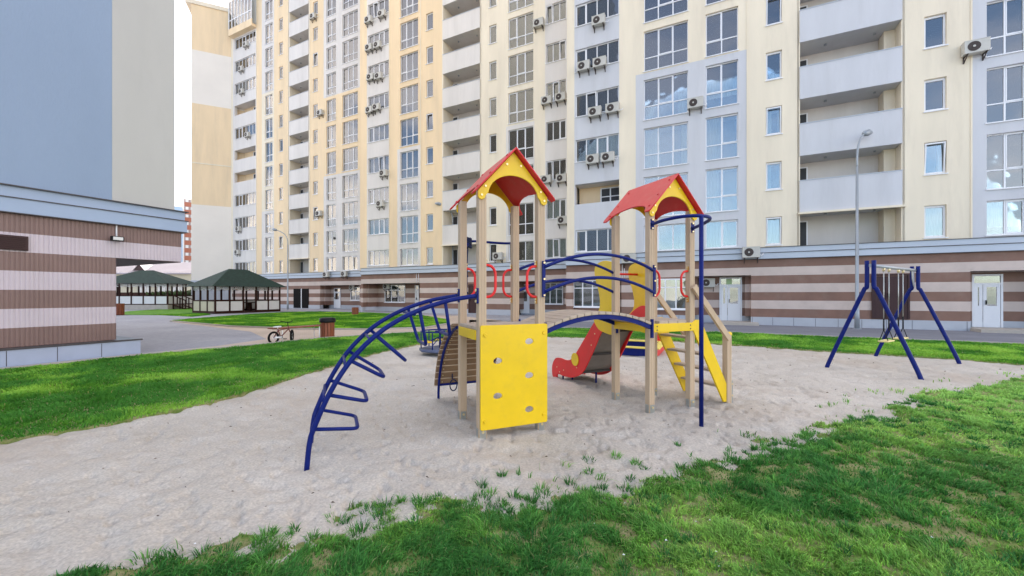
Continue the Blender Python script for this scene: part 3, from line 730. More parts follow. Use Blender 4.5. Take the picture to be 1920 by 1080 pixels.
# podium: striped ground floor + cornice for each plane
def stripes(mb, x0, x1, y0, y1, z0=.42, z1=3.45, top='B'):
    hh = (3.45-.42)/7
    for i in range(7):
        a = .42+hh*i; b = a+hh
        if b <= z0+1e-4 or a >= z1-1e-4: continue
        mb.box(x0, x1, y0, y1, max(a, z0), min(b, z1), i % 2)
def podium(pl, s0, s1, recess=()):
    pod = MB(); corn = MB(); pli = MB()
    y = OFF[pl]-.12; cur = s0
    for (a, b, d, zt) in sorted(recess):
        if a > cur: stripes(pod, cur, a, y, y+.5)
        stripes(pod, a, b, y, y+.5, z0=zt)                    # lintel over the recess
        stripes(pod, a, b, y+d, y+d+.4, z1=zt)
        stripes(pod, a-.002, a+.25, y+.501, y+d, z1=zt); stripes(pod, b-.25, b+.002, y+.501, y+d, z1=zt)
        pli.box(a, b, y+d-.04, y+d+.1, 0, .42)
        pod.box(a, b, y+.4, y+d, zt, zt+.05, 2)
        cur = b
    if cur < s1: stripes(pod, cur, s1, y, y+.5)
    cur = s0
    for (a, b, d, zt) in sorted(recess):
        if a > cur: pli.box(cur, a, y-.05, y+.4, 0, .42)
        cur = b
    if cur < s1: pli.box(cur, s1, y-.05, y+.4, 0, .42)
    corn.box(s0, s1, y-.10, y+.5, 3.452, 3.76, 0); corn.box(s0, s1, y-.05, y+.47, 3.76, 4.03, 0)
    pod.build('striped_cladding', [M['brown_tile'], M['pink_tile'], M['dark_trim']], apt)
    po = pli.build('plinth', M['plinth'], apt)
    corn.box(s0, s1, y-.13, y+.45, 3.745, 3.775, 1); corn.box(s0, s1, y-.13, y+.45, 3.43, 3.455, 1); corn.box(s0, s1, y-.09, y+.3, 4.03, 4.055, 1)
    corn.build('cornice', [M['cornice'], M['dark_trim']], apt); return po
recC = [(S(1298, 'C'), S(1408, 'C'), .9, 2.62), (S(1816, 'C'), S(1985, 'C'), .9, 2.62)]
recB = [(S(790, 'B')-.0, S(791, 'B'), .1, 2.6)]
po = podium('C', S(1063, 'C'), sR, recC+[(S(1075, 'C'), S(1166, 'C'), .25, 2.62)])
podium('B', S(679, 'B'), S(1063, 'C')+.3, [(S(682, 'B'), S(789, 'B'), 1.6, 2.6), (S(962, 'B'), S(1063, 'B'), 1.6, 2.6)])
podium('A', sL, S(679, 'B')+.3, [(S(602, 'A'), S(676, 'A'), 1.2, 2.6)])
j = MB(); s = S(1063, 'C')+.4
while s < sR:
    if not any(a < s < b for a, b, _, _ in recC): j.box(s, s+.015, -.174, -.168, .01, .41)
    s += .9
j.build('joint', M['dark_trim'], po)
# doors and ground-floor windows
def gwin(pl, x0, x1, z0, z1, d, npan, curtain=True):
    a, b = Sd(x0, pl, d), Sd(x1, pl, d); y = OFF[pl]-.12+d; f = MB(); t = .07
    f.box(a, b, y-.05, y+.001, z0, z0+t); f.box(a, b, y-.05, y+.001, z1-t, z1); f.box(a, a+t, y-.05, y, z0+t, z1-t); f.box(b-t, b, y-.05, y, z0+t, z1-t)
    zt = z1-.5; f.box(a+t, b-t, y-.048, y-.002, zt-.03, zt+.03)
    for i in range(1, npan): q = a+(b-a)*i/npan; f.box(q-.035, q+.035, y-.05, y-.001, z0+t, z1-t)
    f.box(a-.04, b+.04, y-.13, y-.051, z0-.05, z0-.002)
    o = f.build('window', M['pvc'], apt); p = MB(); p.box(a+.03, b-.03, y-.02, y-.015, z0+.03, z1-.03); p.build('pane', M['glass'], o)
    p = MB(); p.box(a+.03, b-.03, y-.012, y-.006, z0+.03, z1-.03); p.build('blind', M['blind'] if curtain else M['dark_room'], o)  # without a curtain this sheet is dark, painted in for the unlit room
gwin('A', 658, 687, .95, 2.4, 1.2, 3); gwin('B', 722, 760, .85, 2.5, 1.6, 3, False)
gwin('B', 1020, 1056, .85, 2.5, 1.6, 3); gwin('C', 1075, 1130, .8, 2.5, .25, 3); gwin('C', 1228, 1288, .75, 2.5, 0, 3)
def door(pl, x0, x1, z0, z1, d, lab, mat_='pvc', leaf=2, glaze=True, transom=True):
    a, b = Sd(x0, pl, d), Sd(x1, pl, d); y = OFF[pl]-.12+d; f = MB()
    zt = z1-.42 if transom else z1-.06
    f.box(a, b, y-.07, y+.001, z1-.07, z1); f.box(a, a+.07, y-.07, y, z0, z1-.07); f.box(b-.07, b, y-.07, y, z0, z1-.07)
    if transom: f.box(a+.07, b-.07, y-.07, y, zt-.05, zt+.03)
    cuts = [a+.07]+([a+(b-a)*.36] if leaf == 2 else [])+[b-.07]
    o = None
    for q0, q1 in zip(cuts, cuts[1:]):
        f.box(q0+.01, q1-.01, y-.05, y-.005, z0, z0+.95 if glaze else zt-.05)
        if glaze:
            f.box(q0+.01, q0+.12, y-.05, y-.005, z0+.95, zt-.05); f.box(q1-.12, q1-.01, y-.05, y-.005, z0+.95, zt-.05); f.box(q0+.12, q1-.12, y-.05, y-.005, zt-.15, zt-.05)
    o = f.build('door', M[mat_], apt); o['label'] = lab
    if glaze:
        p = MB(); p.box(a+.08, b-.08, y-.03, y-.025, z0+.9, z1-.08); p.build('pane', M['glass'], o)
        p = MB(); p.box(a+.08, b-.08, y-.018, y-.012, z0+.9, z1-.08); p.build('dark_hall_sheet', M['dark_room'], o)  # dark sheet behind the glass, its colour stands in for an unlit hall
    h = MB(); q = cuts[-2]+.08; h.box(q, q+.03, y-.11, y-.051, z0+1.0, z0+1.2); h.build('handle', M['black'], o)
    return o
door('C', 1349, 1391, .14, 2.55, .9, 'white glazed double door in the recess right of the red roofed tower')
door('C', 1821, 1879, .14, 2.5, .9, 'white glazed double door at the right edge behind the swing')
door('B', 976, 993, .1, 2.4, 1.6, 'white glazed door seen between the near tower posts', leaf=1)
door('A', 627, 639, .1, 2.3, 1.2, 'white glazed door between dark recess and window', leaf=1)
door('B', 779, 786, .1, 2.45, 1.6, 'narrow white door at the end of the recess', leaf=1)
door('C', 1634, 1705, .46, 2.55, -.03, 'dark brown steel double door set above the plinth', 'door_brown', 2, False, False)
door('B', 879, 893, .1, 2.4, -.03, 'brown steel door between the tower posts', 'door_brown', 1, False, False)
a, b = S(553, 'A'), S(581, 'A'); g = MB(); y = OFF['A']-.15
g.box(a, b, y-.03, y+.02, .05, 2.25); g.box(a+(b-a)*.52, a+(b-a)*.56, y-.06, y-.031, .05, 2.25, 1)
g.build('gate', [M['tyre'], M['pvc']], apt)['label'] = 'black double gate with a white centre post'
for x0, x1 in ((1340, 1420), (1815, 1960)):
    st = MB(); st.box(S(x0, 'C'), S(x1, 'C'), -1.0, .75, 0, .14); st.build('step', M['kerb'], apt)
g = MB(); a = Sd(1367, 'C', .9); g.box(a-.14, a+.14, .69, .71, 2.16, 2.46); g.build('sign_plate', mat('green_sign', (.35, .5, .25), .5), apt)
# cable conduits
for x, pl in ((1168, 'C'), (1171.5, 'C'), (783, 'B'), (787, 'B')):
    g = MB(); g.tube([(S(x, pl), OFF[pl]-.15, 2.6), (S(x, pl), OFF[pl]-.15, 3.4)], .02, 6); g.build('conduit', M['pvc'], apt)

# ------------------------------------------------------------------ air conditioners on the facade
def make_ac():
    o = empty('air_conditioner')
    b = MB(); b.box(-.4, .4, -.36, -.06, 0, .55); b.box(-.41, .41, -.37, -.05, .53, .56); c = b.build('casing', M['ac_white'], o, bevel=.015)
    b = MB(); b.tube([(-.1, -.355, .28), (-.1, -.372, .28)], .21, 20); 
    for k in range(3): b.tube([(-.1+(.06+.05*k)*math.cos(t), -.376, .28+(.06+.05*k)*math.sin(t)) for t in np.linspace(0, 2*math.pi, 18)[:-1]], .006, 5, closed=True)
    b.build('fan_grille', M['rust'], o)
    b = MB(); b.tube([(-.1, -.372, .28), (-.1, -.39, .28)], .045, 12); b.build('fan_hub', M['ac_white'], o)
    for sx in (-.3, .3):
        b = MB(); b.box(sx-.02, sx+.02, -.38, 0, -.04, -.001); b.box(sx-.02, sx+.02, -.04, 0, -.28, -.04)
        b.prism([(-.36, -.045), (-.30, -.045), (-.04, -.24), (-.04, -.28)], sx-.015, sx+.015, ax='x'); b.build('bracket', M['rust'], o)
    b = MB(); b.tube(smooth([(.4, -.15, .15), (.5, -.1, .12), (.56, -.03, .2), (.58, 0.02, .22)], 4), .02, 6); b.build('pipe', M['pvc'], o)
    return o
ORD = ['first', 'second', 'third', 'fourth', 'fifth', 'sixth', 'seventh', 'eighth', 'ninth', 'tenth', 'eleventh', 'twelfth', 'thirteenth']
BAY = {'a': ('far left white bay', 'A'), 'n': ('narrow window strip beside the leftmost balconies', 'A'), 'w': ('white bay left of the middle balconies', 'B'),
       'm': ('three-light bay right of the middle balconies', 'B'), 'c': ('white bay above the arched bridge', 'C'),
       'r': ('white panel behind the far tower', 'C'), 'q': ('cream wall at right edge', 'C')}
acs = [(464, 85, 'a', ''), (455, 131, 'a', ''), (456, 173, 'a', ''), (467, 254, 'a', ''), (450, 430, 'a', ''), (448, 473, 'a', ''),
       (590, 33, 'n', ''), (603, 213, 'n', ''), (601, 401, 'n', ''),
       (694, 40, 'w', 'left one of the pair'), (719, 29, 'w', 'right one of the pair'), (695, 92, 'w', 'left one of the pair'), (711, 87, 'w', 'right one of the pair'),
       (698, 147, 'w', 'left one of the pair'), (713, 145, 'w', 'right one of the pair'), (696, 208, 'w', 'left one of the pair'), (709, 203, 'w', 'right one of the pair'), (722, 326, 'w', ''), (716, 383, 'w', ''),
       (1012, 47, 'm', ''), (1027, 191, 'm', 'left one of the pair'), (1053, 185, 'm', 'right one of the pair'), (1026, 338, 'm', 'left one of the pair'), (1055, 336, 'm', 'right one of the pair'), (1057, 414, 'm', ''),
       (1124, 43, 'c', ''), (1096, 128, 'c', 'left one of the pair'), (1126, 121, 'c', 'right one of the pair'), (1117, 213, 'c', 'left one of the pair'), (1150, 206, 'c', 'right one of the pair'),
       (1113, 301, 'c', 'left one of the pair'), (1141, 297, 'c', 'right one of the pair'), (1304, 197, 'r', ''), (1824, 94, 'q', '')]
special = [(936, 481, 'B', 'air conditioner beside the small first-floor window, seen between the near tower posts'),
           (618, 515, 'A', 'left of two air conditioners hung on the cornice under the far windows'), (652, 514, 'A', 'right of two air conditioners hung on the cornice under the far windows'),
           (1407, 475, 'C', 'white air conditioner hung on the cornice right of the far tower'), (1182, 486, 'C', 'air conditioner on the cornice just behind the left post of the far tower'),
           (1327, 529, 'C', 'white air conditioner with a red sticker beside the ground-floor double door'), (647, 538, 'A', 'air conditioner beside the ground-floor door in the far recess'), (705, 536, 'B', 'air conditioner beside the ground-floor window under the overhang')]
ac0 = make_ac(); first = True
seen = set()
for e in acs+special:
    x, y = e[0], e[1]; pl = BAY[e[2]][1] if e in acs else e[2]
    zc = facade_z(x, y, pl); dy = 0
    if e in special:
        lab = e[3]
        if y > 500 and y != 515 and y != 514: dy = {1327: .66, 647: 1.05, 705: 1.45}[x]
        if x in (618, 652, 1407, 1182): dy = -.24
        if x == 1182: zc -= .0
    else:
        k = int(round((zc-4.1)/FL)); 
        lab = f"{e[3].split()[0]+' of two' if e[3] else 'single'} air conditioner{'s' if e[3] else ''}, {ORD[max(0,k)]} floor, {BAY[e[2]][0]}"
        assert lab not in seen, lab
        seen.add(lab)
    o = ac0 if first else copy_tree(ac0); first = False
    P = apt.matrix_world if False else None
    s = S(x, pl); lx, ly = s, OFF[pl]+dy
    ca, sa_ = math.cos(E_ANG), math.sin(E_ANG)
    o.location = (.4495*DC+lx*ca-ly*sa_, .893*DC+lx*sa_+ly*ca, zc-.27); o.rotation_euler = (0, 0, E_ANG)
    if y > 520: o.scale = (.9, .6, .9)
    tag(o, lab, 'air conditioner', 'air conditioner units on the apartment facade')

# ------------------------------------------------------------------ left building with profiled cladding
LA = math.atan2(.893, .4495)
left = empty('tower_building', (-.893*14.2, .4495*14.2, 0), LA)
tag(left, 'nearest block at left, plain blue and grey wall above striped ribbed cladding', 'building')
hh = (3.43-.41)/7; TL, TC, TE = -16, 4.93, 6.40
def ribbed(mb, x0, x1, y, z0, z1, m, ax='x', pitch=.075):
    pr = []; x = x0
    while x < x1-1e-6:
        e = min(x+pitch, x1); w = e-x
        pr += [(x, 0), (x+w*.62, 0), (x+w*.72, .010), (x+w*.9, .010)]; x = e
    pr.append((x1, 0))
    for (a, da), (b, db) in zip(pr, pr[1:]):
        if ax == 'x': mb.face([(a, y+da, z0), (b, y+db, z0), (b, y+db, z1), (a, y+da, z1)], m)
        else: mb.face([(y-da, a, z0), (y-da, b, z0), (y-da, b, z1), (y-da, a, z1)], m)
cl = MB()
for i in range(7):
    a = .41+hh*i; x1 = TE if i >= 5 else TC
    ribbed(cl, TL, x1, 0, a, a+hh, i % 2)
    ribbed(cl, 0.0, 16, x1, a, a+hh, i % 2, 'y')
cl.build('ribbed_cladding', [M['brown_metal'], M['pink_metal']], left, recalc=False)
b = MB(); b.box(TL, TC-.03, .03, 16, 0, 2.56); b.box(TL, TE-.03, .03, 16, 2.575, 3.45); b.build('wall', M['brown_metal'], left)
b = MB(); b.box(TC, TE-.01, .02, 16, 2.545, 2.572); b.build('soffit', M['door_brown'], left)
b = MB(); b.box(TL, TE+.1, -.10, 16.1, 3.44, 3.78, 0); b.box(TL, TE+.06, -.06, 16.06, 3.78, 4.03, 0)
b.box(TL, TE+.13, -.13, 16.13, 3.765, 3.785, 1); b.box(TL, TE+.13, -.13, 16.13, 4.03, 4.055, 1); b.box(TL, TE+.12, -.115, 16.1, 3.425, 3.445, 1)
b.build('cornice', [mat('blue_cornice', (.31, .39, .52), .6, .05, 1), M['dark_trim']], left)
b = MB(); b.box(TL, 4.86, .04, 15.9, 4.055, 46, 0); b.box(4.86, 6.24, .03, 15.9, 4.055, 46, 1); b.build('tower_wall', [M['blue_render'], M['grey_render']], left)
b = MB(); b.box(TL, 5.37, -.18, .2, 0, .36, 0); b.box(4.9, 5.37, .2, 16, 0, .36, 0); b.box(TL, 5.41, -.20, .02, .36, .40, 1); b.box(4.9, 5.41, .02, 16, .36, .40, 1)
pb = b.build('plinth', [mat('blue_grey_plinth', (.34, .39, .50), .55, .07, 2), M['dark_trim']], left)
b = MB(); x = TL+.3
while x < 5.3: b.box(x, x+.012, -.184, -.178, .01, .35); x += .78
b.build('joint', M['dark_trim'], pb)
b = MB(); b.box(2.2, 3.38, -.05, .01, 2.60, 2.93)
for k in range(7): b.box(2.24, 3.34, -.075, -.05, 2.63+.042*k, 2.645+.042*k)
b.build('vent_louvre', M['door_brown'], left)
fl = empty('floodlight', (0, 0, 0)); tag(fl, 'small black floodlight on the corner of the ribbed cladding, white conduit above', 'floodlight')
ca, sa_ = math.cos(LA), math.sin(LA)
fl.location = (-.893*14.2+4.9*ca, .4495*14.2+4.9*sa_, 3.06); fl.rotation_euler = (0, 0, LA)
b = MB(); b.box(-.13, .13, -.20, -.10, -.06, .06); b.build('housing', M['black'], fl, bevel=.015)
b = MB(); b.box(-.10, .10, -.206, -.201, -.04, .04); b.build('lens', M['panel_white'], fl)
b = MB(); b.box(-.02, .02, -.11, 0, -.02, .02); b.tube([(.03, -.02, .0), (.03, -.02, .37)], .018, 8, 0); b.build('conduit', M['pvc'], fl)

# ------------------------------------------------------------------ beige end block and far buildings
U = Vector((.906, .4227)); p1 = Vector((-36.05, 52.95)); ang = math.atan2(U.y, U.x)
wing = empty('end_block', (p1.x, p1.y, 0), ang)
tag(wing, 'windowless tall end block in wide peach and off-white bands beyond the near gazebo', 'building')
b = MB(); zt = [0, 3.2, 12.9, 18.1, 25.6, 32.3, 38.0]; cm = [2, 1, 0, 0, 1, 0]
for i in range(6): b.box(-4.5, 3, 0, 14, zt[i], zt[i+1], cm[i])
b.build('wall', [M['peach'], mat('offwhite_render', (.80, .74, .66), .85, .05, .3), M['plinth']], wing)
b = MB(); b.box(-5.1, 3.1, -.15, 14, 38.0, 38.5, 0); b.build('parapet', M['cream'], wing)
b = MB(); b.box(-4.5, 3, -.04, 0, 18.05, 18.2); b.build('string_course', M['cream'], wing)
b = MB(); b.box(-4.55, 3, -.2, 14, 3.1, 3.35); b.build('cornice', M['cornice'], wing)
b = MB(); b.tube([(-4.8, .1, 39.4), (3, .1, 39.4)], .04, 6)
for q in np.arange(-4.8, 3, 1.3): b.tube([(q, .1, 38.5), (q, .1, 39.4)], .03, 6)
b.build('roof_railing', M['pvc'], wing)

tw = empty('far_tower', (-127.0, 160, 0), R(38.4)); tag(tw, 'distant orange and grey striped high-rise seen in the gap', 'building')
b = MB()
for k in range(13): b.box(-1.2, 12, 0, 14, 3*k, 3*k+1.7, 0); b.box(-1.2, 12, .02, 14, 3*k+1.7, 3*k+3, 1)
b.box(-1.6, -1.2, -.3, 14, 0, 39.4, 2)
b.build('wall', [mat('orange_render', (.34, .12, .07), .8), mat('grey_orange_render', (.30, .22, .20), .8), M['white']], tw)
for k in range(13):
    for q in (-.8, .8, 2.4):
        b = MB(); b.box(q, q+.9, -.03, .015, 3*k+1.8, 3*k+2.9); b.build('window', M['panel_white'], tw)
tb = empty('far_tower', (-125.5, 152, 0), R(38.4)); tag(tb, 'distant pale blue glazed high-rise left of the orange one', 'building')
b = MB(); b.box(-8, 2.2, 0, 14, 0, 34.5); b.build('wall', mat('pale_blue_glazing', (.30, .42, .55), .3), tb)
for k in range(12):
    for q in np.arange(-.9, 1.8, .9):
        b = MB(); b.box(q, q+.5, -.05, -.001, 2.8*k+.8, 2.8*k+1.5); b.build('window', M['pvc'], tb)

sh = empty('warehouse', (-67, 76, 0)); tag(sh, 'low pale shed with pinkish standing-seam roof behind the far gazebo', 'building')
b = MB(); b.box(-14, 7.3, 0, 12, 0, 5.85); b.build('wall', mat('pale_yellow_render', (.46, .42, .31), .85, .06, .5), sh)
b = MB(); b.face([(-14.5, -.6, 5.6), (7.9, -.6, 5.6), (7.9, 5.5, 8.0), (-14.5, 5.5, 8.0)]); b.face([(-14.5, 11.6, 5.6), (7.9, 11.6, 5.6), (7.9, 5.5, 8.0), (-14.5, 5.5, 8.0)])
b.box(-14.5, 7.9, -.65, -.6, 5.35, 5.6)
for q in np.arange(-14.4, 7.8, .55): b.face([(q, -.6, 5.601), (q, -.6, 5.68), (q, 5.5, 8.08), (q, 5.5, 8.001)])
ro = b.build('roof', M['roof_metal'], sh, recalc=False)
b = MB(); b.face([(-4.0, .6, 6.1), (-2.0, .6, 6.1), (-3.0, .6, 7.2)], 1); b.face([(-4.2, .5, 6.05), (-3, .5, 7.35), (-3, 3.6, 7.35)], 0); b.face([(-1.8, .5, 6.05), (-3, .5, 7.35), (-3, 3.6, 7.35)], 0); b.build('dormer', [M['roof_metal'], M['door_brown']], ro, recalc=False)
for x0 in (-2.6, 1.0, 3.7):
    b = MB(); b.box(x0, x0+2.3, -.06, .01, 1.5, 4.4, 1)
    for q in range(4): b.box(x0+.75*q-.03, x0+.75*q+.05, -.1, -.06, 1.5, 4.4, 0)
    for z in (1.5, 3.2, 4.35): b.box(x0-.03, x0+2.33, -.11, -.101, z, z+.08, 0)
    b.build('window', [mat('window_bars', (.35, .33, .30), .6), mat('milky_glass', (.52, .50, .46), .3)], sh)

# ------------------------------------------------------------------ hedge
P = []; n = 9000; q = rs.rand(n, 3)
hx = -54+q[:, 0]*13; hy = 60+q[:, 1]*1.6; hz = q[:, 2]**.8*(1.75+.5*fbm(hx*.8, hy, 2)); c0 = np.stack([hx, hy, hz], 1)
d1 = rs.randn(n, 3)*.13; d2 = rs.randn(n, 3)*.13
V = np.stack([c0, c0+d1, c0+d2], 1).reshape(-1, 3); me = np_mesh('hedge', V, np.arange(n*3).reshape(-1, 3))
tint = np.repeat(np.array([.022, .04, .012])*(.5+1.3*rs.rand(n, 1)), 3, 0); tint = np.concatenate([tint, np.ones((n*3, 1))], 1)
me.color_attributes.new('tint', 'FLOAT_COLOR', 'POINT').data.foreach_set('color', tint.reshape(-1).astype(np.float32))
ho = mesh_obj('hedge', me, None, [M['leaf']]); tag(ho, 'dark clipped hedge between the two gazebos', 'hedge')
b = MB(); b.box(-66, -41, 62.5, 62.7, 0, 1.9); 
for q in np.arange(-66, -41, 2.5): b.box(q, q+.12, 62.4, 62.5, 0, 2.0)
b.build('fence', M['wood_dark']); tag(bpy.data.objects['fence'], 'low dark board fence behind the hedge', 'fence')

# ------------------------------------------------------------------ gazebos
def gazebo(loc, rz, L, D, nL, nD, base, eave, top, label, ridge, ovh=.45, opening=2):
    o = empty('gazebo', loc, rz); tag(o, label, 'gazebo', 'timber gazebos with green roofs')
    b = MB(); b.box(-.06, L+.06, -.06, D+.06, 0, base); b.build('base', M['kerb'] if base > .2 else M['wood_dark'], o)
    posts = [(L*i/nL, 0) for i in range(nL+1)]+[(L*i/nL, D) for i in range(nL+1)]+[(0, D*i/nD) for i in range(1, nD)]+[(L, D*i/nD) for i in range(1, nD)]
    for (x, y) in posts:
        b = MB(); b.box(x-.06, x+.06, y-.06, y+.06, base, eave); b.build('post', M['wood_dark'], o)
    segs = [((L*i/nL, 0), (L*(i+1)/nL, 0), i == opening) for i in range(nL)]+[((L*i/nL, D), (L*(i+1)/nL, D), False) for i in range(nL)]
    segs += [((0, D*i/nD), (0, D*(i+1)/nD), False) for i in range(nD)]+[((L, D*i/nD), (L, D*(i+1)/nD), False) for i in range(nD)]
    for (a, c, op) in segs:
        a = Vector(a); c = Vector(c); d = (c-a); ln = d.length; an = math.atan2(d.y, d.x)
        Mx = Matrix.Translation((a.x, a.y, 0)) @ Matrix.Rotation(an, 4, 'Z')
        r = MB(); r.box(.06, ln-.06, -.04, .04, eave-.1, eave, 0, Mx)
        if not op: r.box(.06, ln-.06, -.04, .04, base+.90, base+1.0, 0, Mx); r.box(.06, ln-.06, -.04, .04, base, base+.1, 0, Mx)
        r.build('rail', M['wood_dark'], o)
        if not op:
            r = MB(); r.box(.06, ln-.06, -.02, .02, base+.1, base+.90, 0, Mx); r.build('panel', M['panel_cream'] if (abs(a.x-c.x) < .01 and rz != 0) else M['panel_white'], o)
        # fretwork frieze: scalloped lattice
        r = MB(); zf = eave-.1; n = 12
        pts = [(.07+(ln-.14)*i/n, zf-.20-.07*abs(math.sin(i/n*math.pi*2))*(1)-.05*math.cos(i/n*2*math.pi)) for i in range(n+1)]
        for p, q in zip(pts, pts[1:]):
            r.prism([p, q, (q[0], q[1]-.055), (p[0], p[1]-.055)], -.015, .015, 0, Mx, 'y')
        for i in range(0, n, 2):
            x0 = .07+(ln-.14)*i/n; x1 = x0+(ln-.14)*2/n
            r.prism([(x0, zf), (x0+.035, zf), (x1, zf-.2), (x1-.035, zf-.2)], -.012, .012, 0, Mx, 'y'); r.prism([(x1, zf), (x1-.035, zf), (x0, zf-.2), (x0+.035, zf-.2)], -.011, .011, 0, Mx, 'y')
        r.box(.06, .09, -.012, .012, zf-.25, zf, 0, Mx); r.box(ln-.09, ln-.06, -.012, .012, zf-.25, zf, 0, Mx)
        r.build('frieze', M['panel_white'], o)
    e = eave+.02; x0, x1, y0, y1 = -ovh, L+ovh, -ovh, D+ovh; rx0, rx1 = L/2-ridge/2, L/2+ridge/2; ry = D/2
    b = MB(); A = [(x0, y0, e-.12), (x1, y0, e-.12), (x1, y1, e-.12), (x0, y1, e-.12)]; T = [(rx0, ry, top), (rx1, ry, top)]
    b.face([A[0], A[1], T[1], T[0]]); b.face([A[2], A[3], T[0], T[1]]); b.face([A[1], A[2], T[1]]); b.face([A[3], A[0], T[0]]); b.face([(p[0], p[1], p[2]-.002) for p in A[::-1]], 1)
    b.build('roof', [M['roof_green'], M['wood_dark']], o, recalc=False)
    b = MB(); b.box(L*.25, L*.75, D*.35, D*.65, base+.7, base+.76); b.box(L*.3, L*.34, D*.45, D*.55, base, base+.7); b.box(L*.66, L*.7, D*.45, D*.55, base, base+.7); b.build('table', M['wood_dark'], o)
    return o
gazebo((-24.3, 33.4, 0), LA, 5.5, 3.3, 5, 3, .12, 2.38, 3.85, 'near gazebo with dark green hipped roof and white lower panels, standing at the oval lawn', 1.6)
g2 = gazebo((-43.9, 43, 0), 0, 7.6, 3.6, 6, 3, .5, 2.85, 4.25, 'far gazebo on a pale plinth with side steps, half hidden by the ribbed building', 1.5, opening=99)
b = MB()
for k in range(3): b.box(7.75+.45*k, 8.15+.45*k, .5, 1.7, .42-.16*k, .46-.16*k)
for y in (.5, 1.7):
    b.tube([(7.75, y, .5), (9.0, y, .05)], .05, 4); b.tube([(7.75, y, 1.5), (9.1, y, .95)], .05, 4)
    for q in (7.8, 8.5, 9.1): b.box(q-.04, q+.04, y-.04, y+.04, 0, 1.55-.42*(q-7.75))
b.build('steps', M['wood_dark'], g2)

# ------------------------------------------------------------------ street lamps
def lamp(x, y, h, arm, adir, label, r=.085):
    o = empty('street_lamp', (x, y, 0), adir); tag(o, label, 'street lamp', 'tall curved street lamps')
    b = MB(); b.tube([(0, 0, 0), (0, 0, .9), (0, 0, .92), (0, 0, h-1.6)], [r*1.15, r*1.1, r*.9, r*.55], 12); b.cyl((0, 0), r*2, 0, .03, 12); b.build('pole', M['lamp_grey'], o)
    b = MB(); pts = smooth([(0, 0, h-1.62), (.03*arm, 0, h-1.0), (.25*arm, 0, h-.5), (.62*arm, 0, h-.18), (arm, 0, h)], 6); b.tube(pts, r*.5, 10); b.build('arm', M['lamp_grey'], o)
    b = MB(); b.tube([(arm-.12, 0, h-.03), (arm, 0, h), (arm+.25, 0, h+.07), (arm+.5, 0, h+.1)], [.05, .13, .15, .06], 12); b.build('lamp_head', M['lamp_grey'], o)
    return o
x, y = W(1607, 617); lamp(x, y, 9.1, .55, R(20), 'tall grey street lamp behind the swing')
x, y = W(849, 587.5); lamp(x, y, 9.2, 1.0, R(180), 'street lamp seen just left of the near tower, head bending left')
x, y = W(539.5, 580.5); lamp(x, y, 8.4, 1.3, R(175), 'street lamp beside the near gazebo, head bending left')

# ------------------------------------------------------------------ playground tower set
PA = R(23.5)
play = empty('playset', (-.125, 5.0, 0), PA)
tag(play, 'climbing playset of two red roofed towers joined by an arched bridge, standing in the sand', 'playset')
def post(u, v, h, foot=True, name='post'):
    g = .004; w = .046; pr = []
    for (dx, dy) in ((1, 0), (0, 1), (-1, 0), (0, -1)):
        tx, ty = -dy, dx
        for (a, d) in ((-w+.006, 0), (-.022, 0), (-.019, g), (-.013, g), (-.010, 0), (.010, 0), (.013, g), (.019, g), (.022, 0), (w-.006, 0)):
            pr.append((u+dx*(w-d)+tx*a, v+dy*(w-d)+ty*a))
    b = MB(); b.prism(pr, -.08, h); o = b.build(name, M['wpc'], play)
    if foot:
        f = MB(); s = -1
        f.box(u-.035, u+.035, v-.052, v-.0465, -.05, .12); f.box(u-.052, u-.0465, v-.03, v+.03, -.05, .12)
        f.build('anchor', M['steel'], o)
        f = MB(); f.tube([(u+.0, v-.052, .085), (u, v-.064, .085)], .015, 10); f.build('bolt', M['brass'], o)
    return o
T1 = (-.02, .02); T2 = (2.39, .04); HP = .365
for (cx, cy) in (T1, T2):
    for sx in (-1, 1):
        for sy in (-1, 1): post(cx+sx*HP, cy+sy*HP, 2.78)
DZ = 1.24
for (cx, cy) in (T1, T2):
    b = MB()
    for i in range(5):
        a = cx-HP-.05+(2*HP+.1)*i/5
        y0 = cy-HP-.05; y1 = cy+HP+.05
        if i in (0, 4): y0 = cy-HP+.047; y1 = cy+HP-.047
        b.box(a+.004, a+(2*HP+.1)/5-.004, y0, y1, DZ-.04, DZ)
    d = b.build('platform', M['deck'], play, bevel=.004)
    for sx in (-1, 1):
        b = MB(); x = cx+sx*(HP+.05); b.box(x-.012, x+.012, cy-HP+.04, cy+HP-.04, DZ-.15, DZ-.042); b.build('skirt', M['yellow'], d, bevel=.003)
    for sy in (-1, 1):
        b = MB(); y = cy+sy*(HP+.055); b.box(cx-HP-.03, cx+HP+.03, y-.012, y+.012, DZ-.15, DZ-.035)
        if not (cx < 1 and sy < 0):
            so_ = b.build('skirt', M['yellow'], d, bevel=.003)
            f = MB()
            for q in (-.3, .3):
                for z in (-.12, -.07): f.tube([(cx+q, y+sy*.012, DZ+z), (cx+q, y+sy*.018, DZ+z)], .009, 8)
            f.build('screw', M['rust'], so_)
